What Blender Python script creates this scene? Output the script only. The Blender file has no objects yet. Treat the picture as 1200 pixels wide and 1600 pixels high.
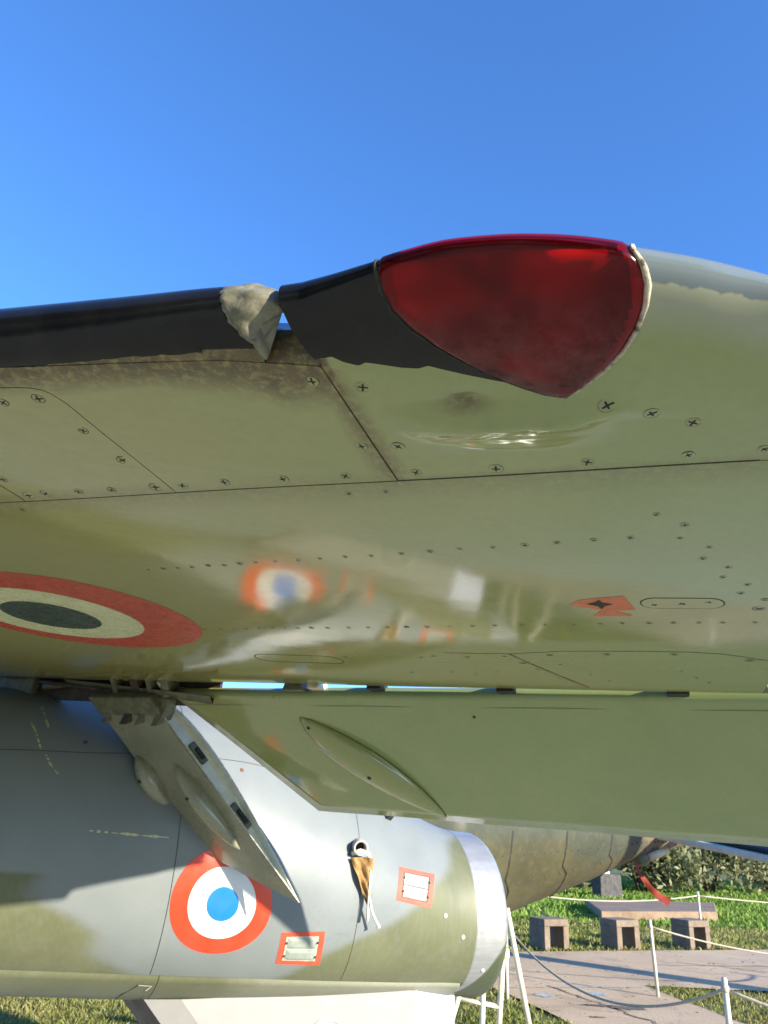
import bpy, bmesh, math, random
import numpy as np
from mathutils import Vector, Matrix
random.seed(7); rng = np.random.default_rng(7)
sc = bpy.context.scene
COL = sc.collection
EYE_Z = 1.65
WR, HV0, HV1 = 10.0, 2.52, -0.125
D = {"lensL":[[-0.2741,-1.3795],[-0.2748,-1.0588],[-0.2692,-0.8105],[-0.2541,-0.6066],[-0.2292,-0.4337],[-0.2025,-0.3078],[-0.1749,-0.2017],[-0.1304,-0.0945],[-0.0886,-0.0209]],"lensR":[[0.0143,-1.6169],[0.0236,-1.3095],[0.0267,-1.0647],[0.0228,-0.8257],[0.0123,-0.6088],[-0.0043,-0.4191],[-0.027,-0.2571],[-0.0571,-0.1152],[-0.0838,-0.0143]],"seal":[[0.0211,-1.6279],[0.0317,-1.3288],[0.0349,-1.0775],[0.0298,-0.833],[0.0188,-0.6125],[0.0007,-0.4087],[-0.0235,-0.2395],[-0.0559,-0.0968],[-0.0825,-0.0015]],"bootr":[[-0.394,-0.2033],[-0.3747,-0.2243],[-0.3582,-0.2548],[-0.3471,-0.1749],[-0.3279,-0.1383],[-0.3049,-0.1961],[-0.2807,-0.1869],[-0.2489,-0.1729],[-0.216,-0.1854],[-0.1859,-0.2261],[-0.144,-0.1671],[-0.0972,-0.1176]],"bootl":[[-0.8928,-0.1456],[-0.822,-0.1973],[-0.7538,-0.2406],[-0.6881,-0.2819],[-0.6267,-0.2807],[-0.5659,-0.3088],[-0.5175,-0.3231],[-0.4673,-0.3662]],"acc":[[-0.9248,0.7709],[-0.8909,0.7757],[-0.8696,0.7802],[-0.8553,0.7867],[-0.8456,0.7987],[-0.8371,0.8233],[-0.8292,0.8856],[-0.8189,0.9597],[-0.8105,1.0246],[-0.803,1.0863]],"corner":[[-1.1638,1.0258],[-1.1586,1.0547],[-1.1545,1.0894]],"rear":[[-0.359,2.0326],[-0.2219,2.0064],[-0.0333,1.9889],[0.0844,1.984],[0.1559,1.9952],[0.1992,2.0151],[0.2575,2.0462]],"rearC":[[-0.3704,2.0473],[-0.2029,2.4927]],"cap1":[[-1.1936,2.2094],[-1.1451,2.1683],[-1.0347,2.1475],[-0.9327,2.1611]],"oval":[[-0.0156,1.6355],[-0.0032,1.6052],[0.0554,1.5941],[0.1261,1.5941],[0.1434,1.6192],[0.1402,1.6529],[0.0553,1.6699],[-0.0077,1.6629]],"sticker":[[-0.1632,1.641],[-0.1428,1.6133],[-0.113,1.6018],[-0.06,1.6129],[-0.0636,1.5905],[-0.0496,1.5869],[-0.0298,1.6714],[-0.0735,1.6804],[-0.0819,1.6682],[-0.0874,1.689],[-0.0752,1.7057],[-0.0393,1.7048],[-0.0397,1.7134],[-0.1194,1.7155],[-0.1186,1.7068],[-0.0914,1.7061],[-0.0998,1.6767],[-0.1404,1.6528]],"stickhole":[[-0.1281,1.6366],[-0.1082,1.6208],[-0.0994,1.6093],[-0.0942,1.6246],[-0.0731,1.6361],[-0.0909,1.6481],[-0.0991,1.6685],[-0.1054,1.6483]],"big":[[-0.8774,0.8037],[-0.8578,0.8891],[-0.8417,0.9766],[-0.8338,1.0655],[-0.9306,1.0657],[-1.0059,1.0635],[-1.0842,1.0637],[-1.1296,1.0669],[-0.9486,0.8036],[-1.1388,1.0076],[-0.4169,0.8301],[-0.4009,0.9867],[-0.4585,1.0656],[-0.5741,1.0644],[-0.6893,1.0638],[-0.7768,1.0664],[-0.3493,0.852],[-0.3433,0.9934],[-0.3369,1.0681],[-0.2073,1.0701],[-0.0689,1.0669],[0.0713,1.0653],[-0.03,0.9264],[0.0249,0.9585],[0.0767,0.9878],[0.1691,1.0619]],"sm":[[-0.4738,1.1199],[-0.4057,1.1196],[-1.1932,1.1197],[0.0225,1.2342],[0.0663,1.2729],[-0.0214,1.3124],[-0.0832,1.3189],[-0.1482,1.3231],[-0.2068,1.3305],[-0.2672,1.3355],[-0.3321,1.3405],[-0.3927,1.349],[-0.4533,1.3549],[-0.5198,1.3639],[-0.5768,1.3676],[-0.6368,1.3745],[-0.6915,1.3819],[-0.7464,1.3863],[-0.7951,1.3912],[-0.8373,1.3964],[-0.8804,1.4018],[-0.9224,1.4038],[-0.9675,1.4094],[-1.0062,1.4118],[-1.0474,1.4141],[-1.0893,1.4165],[0.1055,1.357],[0.0963,1.404],[0.1387,1.4419],[0.1332,1.489],[0.1754,1.524],[0.1672,1.5699],[0.2124,1.6045],[0.2109,1.6557],[0.0582,1.3195],[-1.2031,1.8575],[-1.1482,1.8529],[-1.105,1.8494],[-1.0625,1.8459],[-1.0207,1.8424],[-0.9796,1.8391],[-0.9391,1.8357],[-0.8993,1.8325],[-0.8562,1.8289],[-0.8081,1.825],[-0.746,1.8199],[-0.6909,1.8154],[-0.6352,1.8109],[-0.5825,1.8066],[-0.5293,1.8023],[-0.4706,1.7975],[-0.4117,1.7928],[-0.3559,1.7883],[-0.2922,1.7831],[-0.2348,1.7785],[-0.1701,1.7733],[-0.1101,1.7685],[-0.0613,1.7646],[-0.0056,1.7601],[0.0448,1.7561],[0.0965,1.7519],[0.1445,1.7481],[0.2059,1.7432],[-1.0123,2.1703],[-0.8848,2.1473],[-0.6356,2.1115],[-0.5937,2.0919],[-0.4945,2.096],[-0.3882,2.0773],[-0.7359,2.336],[-0.5983,2.3134],[-0.454,2.2899],[-0.3218,2.2334],[-0.2777,2.3559],[-0.1782,2.2811],[0.064,2.184],[0.1021,2.2681],[0.1368,2.3339],[-0.1324,2.358],[-0.2491,2.1577]],"md":[[-0.2643,2.0537],[-0.1124,2.0281],[0.0452,2.0092],[0.2186,2.0507],[-0.3509,2.1553],[0.0626,1.631],[0.0082,1.6391],[0.1129,1.6194],[0.2051,1.6558]],"rnd":[-1.66,1.75,1.2,0.3345,0.2284,0.1279],"dents":[[-0.2038,0.8999],[-0.2936,0.8919],[-0.2224,0.9408],[-0.1152,0.9473],[-0.0081,0.9933]],"al":[-0.8493,3.3004,2.1299],"ar":[1.1505,2.2759,2.0462],"aTE":[-0.2262,3.5778,1.7119],"fb":[-0.9068,3.3298,2.0682],"fTE":[-0.2842,3.607,1.3501],"E":[0.5956,4.942,1.2062],"ST":[[0.0,1.206,0.397],[0.105,1.217,0.395],[0.213,1.228,0.39],[0.392,1.261,0.422],[0.55,1.292,0.452],[0.782,1.346,0.501],[1.007,1.397,0.548],[1.26,1.45,0.592],[1.476,1.495,0.629],[1.734,1.52,0.643],[1.957,1.541,0.65],[2.256,1.553,0.643],[2.539,1.564,0.637],[2.931,1.564,0.613],[3.293,1.563,0.596]],"froundel":[1.6053,-0.2995],"frR":[[1.3813,-0.2578],[1.8148,-0.3279],[1.5547,-0.6529],[1.6367,0.0071]],"hatch1":[[1.3059,-0.4447],[1.0889,-0.3867],[1.0714,-0.6964],[1.2942,-0.7144]],"hatch2":[[0.6875,0.2957],[0.457,0.3633],[0.4956,0.0181],[0.7122,-0.004]],"pipe":[0.936,0.323],"mast":[0.7098,0.7605],"camoR":[[0.4135,0.3296],[0.5485,0.0505],[0.7016,-0.163],[0.869,-0.3897],[1.0211,-0.571],[1.1608,-0.7365],[1.2661,-0.8685]],"camoR2":[[0.1075,1.0928],[0.2687,0.6563],[0.4135,0.3296]],"camoL":[[2.3532,-0.3324],[2.2182,-0.4406],[2.128,-0.5627],[2.0842,-0.7057],[1.9369,-0.8376]],"camoL2":[[2.4806,-0.0831],[2.4148,-0.2241]],"flecks":[[[2.5121,0.7661],[2.4831,0.6771],[2.4657,0.6045],[2.4486,0.5373]],[[2.483,0.9569],[2.456,0.8312],[2.4339,0.7152]],[[2.4277,0.5095],[2.4029,0.4448],[2.3532,0.3631]],[[2.2067,0.0638],[2.104,0.0607],[1.9859,0.0589],[1.8638,0.0645]]],"rust":[[2.2752,0.6316],[1.5635,0.5696]],"keelstep":[[1.8724,-0.9531],[1.8153,-0.9889],[1.874,-1.3664]],"P":{"jet_axis":[[0.5004,10.6949,1.9178,1.665],[1.0284,10.9917,1.9062,1.4791],[1.96,11.4379,1.8865,1.1376],[2.9592,11.885,1.8645,0.8026],[3.8837,12.3427,1.8168,0.4303],[4.566,12.6607,1.754,0.2153],[4.9165,12.8126,1.7397,0.1188]],"rail":[[2.036,11.7132,0.8644],[2.8309,11.9694,1.1284],[3.809,12.1981,1.4593]],"knob":[3.9756,12.2943,1.4031],"ribbon":[[3.8148,12.0995,1.3441],[3.9095,12.0937,1.1811],[4.0209,12.0868,1.0207],[4.1279,12.0549,0.921],[4.2496,12.0085,0.8565]],"w_low":[[4.0212,12.7821,1.8135],[4.2059,12.535,1.7046],[5.2324,10.046,1.3666],[5.2271,9.9994,1.4796]],"w_top":[[4.6188,12.9335,1.8006],[5.376,10.2515,1.5765],[5.5211,10.4704,1.7539]],"postA":[[3.327,10.1155,0.79]],"postB":[[6.2704,16.1451,0.79]],"postC":[[2.5077,6.1438,0.79]],"bench":[[2.8119,13.6387,0.0],[3.2605,13.8407,0.0],[4.062,14.0095,0.0],[4.5321,14.2199,0.0],[5.4173,14.4838,-0.0],[5.8772,14.6948,0.0],[2.6571,13.8692,0.0],[3.9482,14.3334,0.0],[5.2528,14.7308,0.0]],"pave":[[2.0361,13.2766,0.0],[4.4236,14.0467,0.0],[6.9078,14.9283,0.0],[4.9584,10.8614,0.0],[3.4344,10.8832,0.0],[3.8203,8.9532,0.0],[2.0162,8.6192,0.0],[1.4813,10.4335,0.0]],"sh":[[2.2716,12.9636,0.0],[3.7647,12.0201,0.0],[5.0016,10.9516,0.0]],"slab":[[5.5987,22.2704,0.0],[9.8779,25.915,0.0],[8.1966,20.2634,-0.0],[5.1408,18.5403,-0.0]],"hedge":[[5.0247,27.233,0.0],[7.1049,29.0155,0.0],[9.8094,30.6126,0.0],[13.1959,33.2929,0.0],[19.0027,40.1601,0.0]],"box":[[7.031,25.8244,0.0],[7.9088,26.2851,0.0]],"trestle":[[[0.9119,5.5929,1.2015],[1.1008,5.8949,0.4688]],[[0.8997,5.7044,0.9311],[0.8927,5.8984,0.4604]],[[0.7766,5.7223,0.8875],[0.7837,5.8938,0.4714]],[[0.6423,5.7881,0.7279],[0.5638,5.9039,0.4471]]],"trbar":[[0.6127,5.8204,0.6496],[0.8939,5.8364,0.6108]],"left":[[-3.4385,8.5632,0.0],[-2.8243,8.5462,0.0],[-1.8151,8.6386,0.0],[-3.0456,7.6823,0.0],[-1.4875,7.9707,0.0]],"patchA":[2.8201,9.4256,0.0],"blue":[[2.0202,9.954,0.0],[2.6878,10.1709,-0.0]],"vent":[[-1.0449,4.9151,0.7467],[-0.8499,4.9652,0.625],[0.1615,5.242,0.7408],[0.5126,5.4663,0.7215]]},"shroud":[[-1.6453,3.6524,2.2394],[-0.8389,3.2393,2.1207],[-1.1312,3.3891,2.1672]],"bays":[[-1.8158,3.7621,2.2457],[-1.6567,3.6805,2.238],[-1.6587,3.715,2.154],[-1.8075,3.7912,2.1533]],"brk":[[-0.3062,2.9887,2.1286],[0.0048,2.8294,2.1204],[0.4445,2.6041,2.0934],[0.9288,2.356,2.0662],[-0.2252,2.9472,2.1325]],"putty":[[-0.4998,-1.5671],[-0.4978,-1.2254],[-0.4928,-0.8702],[-0.4816,-0.6162],[-0.4682,-0.3673]],"slot_lo":[[-0.4544,-1.9781]],"slot_hi":[[-0.4544,-1.9781]],"bootstart":[[-0.4159,-1.5714],[-0.4152,-1.2407],[-0.4099,-0.7602],[-0.4037,-0.4813],[-0.3963,-0.2179]]}
LE = {"left":{"u":[-3.0,-2.2,-1.6,-1.1,-1.0667,-1.0335,-1.0002,-0.9669,-0.9337,-0.9004,-0.8672,-0.8339,-0.8006,-0.7674,-0.7341,-0.7008,-0.6676,-0.6343,-0.6011,-0.5678,-0.5345,-0.5013,-0.468],"vt":[0.53,0.6119,0.6733,0.7245,0.7279,0.7313,0.7347,0.7381,0.7414,0.7446,0.7476,0.7504,0.7531,0.7559,0.7586,0.7616,0.7648,0.7684,0.7721,0.7759,0.78,0.7847,0.7905],"a":[0.0502,0.0502,0.0502,0.0502,0.052,0.0538,0.0556,0.0572,0.0587,0.0601,0.0612,0.0622,0.0632,0.0641,0.0651,0.0665,0.0682,0.0705,0.0733,0.0763,0.0793,0.0818,0.0839],"b":[0.05,0.05,0.05,0.05,0.05,0.05,0.05,0.05,0.05,0.05,0.05,0.05,0.05,0.05,0.05,0.05,0.05,0.05,0.05,0.05,0.05,0.05,0.05]},"main":{"u":[-0.388,-0.3756,-0.3632,-0.3508,-0.3384,-0.326,-0.3136,-0.3011,-0.2887,-0.2763,-0.2639,-0.2515,-0.2391,-0.2267,-0.2143,-0.2019,-0.1895,-0.1771,-0.1647,-0.1522,-0.1398,-0.1274,-0.115,-0.1026,-0.0902,-0.0778,-0.0654,-0.053,-0.0406,-0.0282,-0.0158,-0.0033,0.0091,0.0215,0.0339,0.0463,0.0587,0.0711,0.0835,0.0959,0.1083,0.1207,0.1331,0.1456,0.158,0.1704,0.1828,0.1952,0.2076,0.22,0.24,0.26,0.28,0.3,0.32,0.34,0.36,0.38,0.4,0.42,0.44,0.46,0.48,0.5],"vt":[0.8104,0.8143,0.8185,0.823,0.8276,0.8324,0.8373,0.8423,0.8474,0.8525,0.8576,0.8626,0.8675,0.8723,0.8769,0.8813,0.8854,0.8892,0.8927,0.8959,0.8989,0.9015,0.9039,0.906,0.9078,0.9093,0.9106,0.9116,0.9124,0.913,0.9137,0.9144,0.9153,0.9165,0.9181,0.9203,0.9231,0.9268,0.9315,0.9372,0.9442,0.9525,0.9623,0.9736,0.9866,1.0014,1.018,1.0364,1.057,1.0795,1.1204,1.1675,1.2212,1.2826,1.3528,1.4335,1.5264,1.633,1.7538,1.8877,2.0325,2.1847,2.3414,2.5],"a":[0.0994,0.1055,0.1117,0.1182,0.125,0.1322,0.1396,0.147,0.1544,0.1615,0.1682,0.1747,0.1808,0.1868,0.1926,0.1979,0.2024,0.2059,0.2083,0.2101,0.2116,0.2127,0.2131,0.2127,0.2115,0.2097,0.2075,0.2048,0.2015,0.1976,0.1932,0.189,0.1849,0.1811,0.1775,0.1743,0.1718,0.1703,0.1696,0.1698,0.1709,0.1732,0.1771,0.1827,0.19,0.199,0.2097,0.2223,0.2367,0.2523,0.2451,0.2379,0.2307,0.2235,0.2163,0.209,0.2018,0.1946,0.1874,0.1802,0.173,0.1658,0.1586,0.1514],"b":[0.0501,0.0505,0.0509,0.0513,0.0517,0.0521,0.0525,0.053,0.0535,0.0541,0.0547,0.0553,0.0558,0.0564,0.057,0.0576,0.0582,0.0587,0.0593,0.0599,0.0603,0.0606,0.0609,0.0613,0.0616,0.0619,0.0623,0.0626,0.0629,0.0632,0.0636,0.0639,0.0639,0.0637,0.0635,0.0634,0.0632,0.0631,0.0629,0.0627,0.0626,0.0624,0.0622,0.0621,0.0616,0.061,0.0605,0.0599,0.0593,0.0587,0.0578,0.0569,0.0559,0.055,0.0525,0.05,0.0475,0.045,0.0425,0.04,0.0375,0.035,0.0325,0.03]},"slot":{"u":[-0.468,-0.388],"vt":[0.7905,0.8104],"a":[0.01,0.0284],"b":[0.035,0.035]}}
AU = math.radians(-20.0)
EU = (math.cos(AU), math.sin(AU)); EV = (-math.sin(AU), math.cos(AU))
def lerp_tab(x, xs, ys):
    return float(np.interp(x, xs, ys))
def low(u, v):
    x = u*EU[0] + v*EV[0]
    return .47 - .06*x + (v-2.1)**2/(2*WR) - .012*(v-2.1)
def wpt(u, v, off=0.0):
    """point on the flat-ish lower wing skin; off = metres proud (downwards)"""
    return (u*EU[0]+v*EV[0], u*EU[1]+v*EV[1], EYE_Z + low(u, v) - off)
def hinge_v(u): return HV0 + HV1*u
def le_par(u, seg):
    t = LE[seg]
    return (lerp_tab(u, t['u'], t['vt']), lerp_tab(u, t['u'], t['a']), lerp_tab(u, t['u'], t['b']))
def wsurf(u, s, seg='main', off=0.0, par=None):
    """s>=0: metres aft of the tangent line on the lower skin; s<0: angle -s round the leading edge"""
    vt, a, b = par or le_par(u, seg)
    if s >= 0: return wpt(u, vt+s, off)
    th = -s
    m = (low(u, vt+.01)-low(u, vt-.01))/.02
    aa, bb = a+off, b+off
    if th <= math.pi:
        v = vt - aa*math.sin(th)
        z = low(u, vt) - m*aa*math.sin(th)*(1+math.cos(th))/2 + b - bb*math.cos(th)
    else:
        v = vt + (th-math.pi)
        z = low(u, vt) + b + bb + .02*(th-math.pi)
    return (u*EU[0]+v*EV[0], u*EU[1]+v*EV[1], EYE_Z + z)

EU_, EV_ = EU, EV
# ------------------------------------------------------------------ camera, sky, sun
PITCH, ROLL = math.radians(22.4), math.radians(2.5)
fw = Vector((0, math.cos(PITCH), math.sin(PITCH))); up0 = Vector((0, -math.sin(PITCH), math.cos(PITCH))); rt0 = Vector((1, 0, 0))
upv = up0*math.cos(ROLL) - rt0*math.sin(ROLL); rtv = rt0*math.cos(ROLL) + up0*math.sin(ROLL)
cam = bpy.data.cameras.new('camera'); camo = bpy.data.objects.new('camera', cam); COL.objects.link(camo)
m = Matrix((rtv, upv, -fw)).transposed().to_4x4(); m.translation = (0, 0, EYE_Z); camo.matrix_world = m
cam.sensor_fit = 'VERTICAL'; cam.sensor_height = 36; cam.lens = 36*1200/1600
cam.clip_start = .02; cam.clip_end = 2000
cam.dof.use_dof = True; cam.dof.focus_distance = 1.25; cam.dof.aperture_fstop = 16
sc.camera = camo
SUN_AZ, SUN_EL = math.radians(-38), math.radians(14)      # azimuth counter-clockwise from +X
world = bpy.data.worlds.new('World'); sc.world = world; world.use_nodes = True
nt = world.node_tree; nt.nodes.clear()
wo = nt.nodes.new('ShaderNodeOutputWorld'); bg = nt.nodes.new('ShaderNodeBackground'); sky = nt.nodes.new('ShaderNodeTexSky')
sky.sky_type = 'NISHITA'; sky.sun_disc = False; sky.sun_elevation = SUN_EL; sky.sun_rotation = math.pi/2 - SUN_AZ
sky.air_density = 1.0; sky.dust_density = 0.25; sky.ozone_density = 7.0; sky.altitude = 1200
bg.inputs['Strength'].default_value = 0.15
nt.links.new(sky.outputs[0], bg.inputs[0]); nt.links.new(bg.outputs[0], wo.inputs[0])
sl = bpy.data.lights.new('sun', 'SUN'); sl.energy = 4.2; sl.angle = math.radians(.53); sl.color = (1, .90, .74)
so = bpy.data.objects.new('sun', sl); COL.objects.link(so)
sd = Vector((math.cos(SUN_AZ)*math.cos(SUN_EL), math.sin(SUN_AZ)*math.cos(SUN_EL), math.sin(SUN_EL)))
so.rotation_euler = sd.to_track_quat('Z', 'Y').to_euler(); so.location = sd*30
sc.view_settings.view_transform = 'Standard'; sc.view_settings.look = 'None'
sc.view_settings.exposure = 1.72; sc.view_settings.gamma = 1; sc.view_settings.use_curve_mapping = False
sc.cycles.max_bounces = 8; sc.cycles.diffuse_bounces = 5; sc.cycles.glossy_bounces = 4

# ------------------------------------------------------------------ materials
class NT:
    """small helper round a material's node tree"""
    def __init__(s, name):
        s.m = bpy.data.materials.new(name); s.m.use_nodes = True; s.t = s.m.node_tree
        s.b = s.t.nodes['Principled BSDF']
    def n(s, typ, **k):
        nd = s.t.nodes.new(typ)
        for a, b in k.items():
            if a in nd.inputs: nd.inputs[a].default_value = b
            else: setattr(nd, a, b)
        return nd
    def l(s, a, b): s.t.links.new(a, b)
    def pos(s): return s.n('ShaderNodeNewGeometry').outputs['Position']
    def scaled(s, sx, sy, sz, rot=(0, 0, 0)):
        mp = s.n('ShaderNodeMapping'); s.l(s.pos(), mp.inputs['Vector'])
        mp.inputs['Scale'].default_value = (sx, sy, sz); mp.inputs['Rotation'].default_value = rot
        return mp.outputs[0]
    def noise(s, scale, detail=4, vec=None, rough=.55, dist=0):
        nd = s.n('ShaderNodeTexNoise'); nd.inputs['Scale'].default_value = scale; nd.inputs['Detail'].default_value = detail
        nd.inputs['Roughness'].default_value = rough; nd.inputs['Distortion'].default_value = dist
        s.l(vec if vec is not None else s.pos(), nd.inputs['Vector']); return nd.outputs['Fac']
    def ramp(s, fac, stops):
        r = s.n('ShaderNodeValToRGB'); e = r.color_ramp.elements
        while len(e) < len(stops): e.new(.5)
        for i, (p, c) in enumerate(stops):
            e[i].position = p; e[i].color = c if len(c) == 4 else (*c, 1)
        s.l(fac, r.inputs[0]); return r.outputs[0]
    def mix(s, fac, a, b, mode='MIX'):
        x = s.n('ShaderNodeMix', data_type='RGBA', blend_type=mode)
        for sock, val in ((x.inputs[0], fac), (x.inputs[6], a), (x.inputs[7], b)):
            if isinstance(val, (int, float)): sock.default_value = val
            elif isinstance(val, tuple): sock.default_value = val if len(val) == 4 else (*val, 1)
            else: s.l(val, sock)
        return x.outputs[2]
    def math(s, op, a, b=0.0, clamp=False):
        x = s.n('ShaderNodeMath', operation=op, use_clamp=clamp)
        for i, v in enumerate((a, b)):
            if isinstance(v, (int, float)): x.inputs[i].default_value = v
            else: s.l(v, x.inputs[i])
        return x.outputs[0]
    def attr(s, name): return s.n('ShaderNodeAttribute', attribute_name=name).outputs['Fac']
    def bump(s, h, strength, dist):
        b = s.n('ShaderNodeBump'); b.inputs['Strength'].default_value = strength; b.inputs['Distance'].default_value = dist
        s.l(h, b.inputs['Height']); s.l(b.outputs[0], s.b.inputs['Normal']); return b
    def set(s, **k):
        for a, v in k.items():
            a = a.replace('_', ' ')
            sock = s.b.inputs[a]
            if isinstance(v, (int, float)): sock.default_value = v
            elif isinstance(v, tuple): sock.default_value = v if len(v) == 4 or sock.type == 'VECTOR' else (*v, 1)
            else: s.l(v, sock)
        return s
MAT = {}
def simple(name, col, rough=.5, metal=0.0, var=.12, nscale=30, bump=0.0, bd=.001, spec=.5, coat=0.0, wear=None):
    x = NT(name); f = x.noise(nscale, 5)
    c = x.ramp(f, [(.25, tuple(max(0, v*(1-var*1.6)) for v in col)), (.75, tuple(min(1, v*(1+var)) for v in col))])
    if wear:                                            # chips and scuffs through to what lies under the paint
        chip = x.ramp(x.noise(nscale*7, 5, rough=.7), [(.66, (0, 0, 0)), (.69, (1, 1, 1))]); area = x.ramp(x.noise(nscale*.5, 3), [(.42, (.15, .15, .15)), (.66, (1, 1, 1))])
        c = x.mix(x.math('MULTIPLY', chip, area), c, wear); c = x.mix(x.math('MULTIPLY', x.ramp(x.noise(nscale*.7, 6), [(.45, (0, 0, 0)), (.8, (1, 1, 1))]), .22), c, wear)
    x.set(Base_Color=c, Metallic=metal, Specular_IOR_Level=spec, Coat_Weight=coat)
    r = x.ramp(x.noise(nscale*2.3, 4), [(.3, (max(.03, rough-.06),)*3), (.7, (min(1, rough+.08),)*3)]); x.l(r, x.b.inputs['Roughness'])
    if bump: x.bump(x.noise(nscale*3, 6), bump, bd)
    MAT[name] = x.m; return x.m

def wing_paint():
    x = NT('wing_paint'); g = x.attr('grime'); k = x.attr('brown')
    big = x.noise(3.5, 6, dist=.4); fine = x.noise(55, 5); streak = x.noise(9, 5, x.scaled(1.2, 9, 3, (0, 0, math.radians(20))))
    green = x.ramp(big, [(.3, (.205,.255,.092)), (.7, (.23,.28,.105))])
    brown = x.ramp(streak, [(.2, (.275,.252,.085)), (.85, (.315,.287,.10))])
    kk = x.math('ADD', k, x.math('MULTIPLY', x.math('SUBTRACT', big, .5), .5), True)
    c = x.mix(kk, green, brown)
    c = x.mix(x.math('MULTIPLY', x.ramp(fine, [(.42, (0, 0, 0)), (.72, (1, 1, 1))]), .10), c, (.09, .085, .045))
    # fine dark specks
    sp = x.noise(420, 2); spm = x.ramp(sp, [(.70, (0, 0, 0)), (.74, (1, 1, 1))])
    patch = x.ramp(x.noise(7, 3), [(.50, (0, 0, 0)), (.68, (1, 1, 1))])
    c = x.mix(x.math('MULTIPLY', x.math('MULTIPLY', spm, patch), .55), c, (.03, .026, .016))
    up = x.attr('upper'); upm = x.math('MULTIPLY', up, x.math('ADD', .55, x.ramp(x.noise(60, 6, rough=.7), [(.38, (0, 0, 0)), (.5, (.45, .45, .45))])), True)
    c = x.mix(x.math('MULTIPLY', x.ramp(up, [(.05, (0, 0, 0)), (.45, (1, 1, 1))]), .75), c, (.31, .315, .25)); c = x.mix(x.ramp(up, [(.60, (0, 0, 0)), (.78, (1, 1, 1))]), c, (.12, .15, .165))  # pale tip band: sunlight painted into the colour; grey upper paint above it
    # rust and dirt stain beside the leading edge
    gn = x.noise(70, 7, rough=.7); gm = x.math('MULTIPLY', g, x.ramp(gn, [(.40, (0, 0, 0)), (.52, (1, 1, 1))]), True)
    c = x.mix(x.math('MULTIPLY', g, .62, True), c, (.15, .092, .024))
    c = x.mix(x.math('MULTIPLY', gm, .92, True), c, x.ramp(x.noise(25, 5), [(.3, (.035, .024, .010)), (.7, (.115, .066, .018))]))
    x.set(Base_Color=c, Specular_IOR_Level=.62, Coat_Weight=.25, Coat_Roughness=.10)
    r = x.math('ADD', x.ramp(x.noise(6, 5), [(.3, (0.06,)*3), (.75, (0.12,)*3)]), x.math('MULTIPLY', x.ramp(x.noise(38, 6, rough=.7), [(.48, (0, 0, 0)), (.72, (1, 1, 1))]), .06))
    r2 = x.mix(g, r, (.6, .6, .6)); x.l(r2, x.b.inputs['Roughness'])
    h = x.math('ADD', x.math('MULTIPLY', x.noise(2.6, 2), 3.0), x.math('MULTIPLY', x.noise(190, 4), .03))
    x.bump(h, .3, .004)
    MAT['wing_paint'] = x.m
wing_paint()

def fus_paint(name, c1, c2, camo1, camo2):
    x = NT(name); cam_ = x.attr('camo'); big = x.noise(2.2, 6); fine = x.noise(26, 6); vert = x.noise(7, 4, x.scaled(7, 7, .7))
    base = x.ramp(big, [(.3, c1), (.7, c2)])
    ol = x.ramp(x.noise(3.1, 5), [(.3, camo1), (.7, camo2)])
    cm = x.math('ADD', cam_, x.math('MULTIPLY', x.math('MULTIPLY', x.math('SUBTRACT', fine, .5), x.math('MULTIPLY', cam_, x.math('SUBTRACT', 1.0, cam_))), 2.2), True)
    c = x.mix(cm, base, ol)
    c = x.mix(x.math('MULTIPLY', x.ramp(vert, [(.45, (0, 0, 0)), (.8, (1, 1, 1))]), .28), c, (.16, .17, .16))
    c = x.mix(x.math('MULTIPLY', x.ramp(x.noise(60, 5), [(.55, (0, 0, 0)), (.75, (1, 1, 1))]), .22), c, (.12, .12, .10))
    sc_ = x.attr('scratch'); c = x.mix(x.math('MULTIPLY', sc_, x.ramp(x.noise(14, 3), [(.35, (0, 0, 0)), (.6, (1, 1, 1))])), c, (.12, .14, .16))
    x.set(Base_Color=c, Specular_IOR_Level=.34)
    x.l(x.ramp(x.noise(5, 5), [(.3, (.36,)*3), (.7, (.50,)*3)]), x.b.inputs['Roughness'])
    x.bump(x.math('ADD', x.math('MULTIPLY', x.noise(3.5, 2), 3.0), x.math('MULTIPLY', x.noise(120, 4), .05)), .3, .004)
    MAT[name] = x.m
fus_paint('fuselage_paint', (.135,.153,.155), (.175,.195,.197), (.085,.092,.046), (.118,.125,.068))
fus_paint('keel_paint', (.20, .21, .15), (.25, .25, .19), (.085,.092,.046), (.118,.125,.068))

x = NT('black_rubber'); f = x.noise(14, 6); x.set(Base_Color=x.ramp(f, [(.3, (.005, .005, .006)), (.75, (.013, .012, .012))]), Specular_IOR_Level=.27, Coat_Weight=.0)
x.l(x.ramp(x.noise(20, 5), [(.3, (.10,)*3), (.7, (.19,)*3)]), x.b.inputs['Roughness']); x.bump(x.noise(8, 3), .35, .006); MAT['black_rubber'] = x.m

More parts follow.
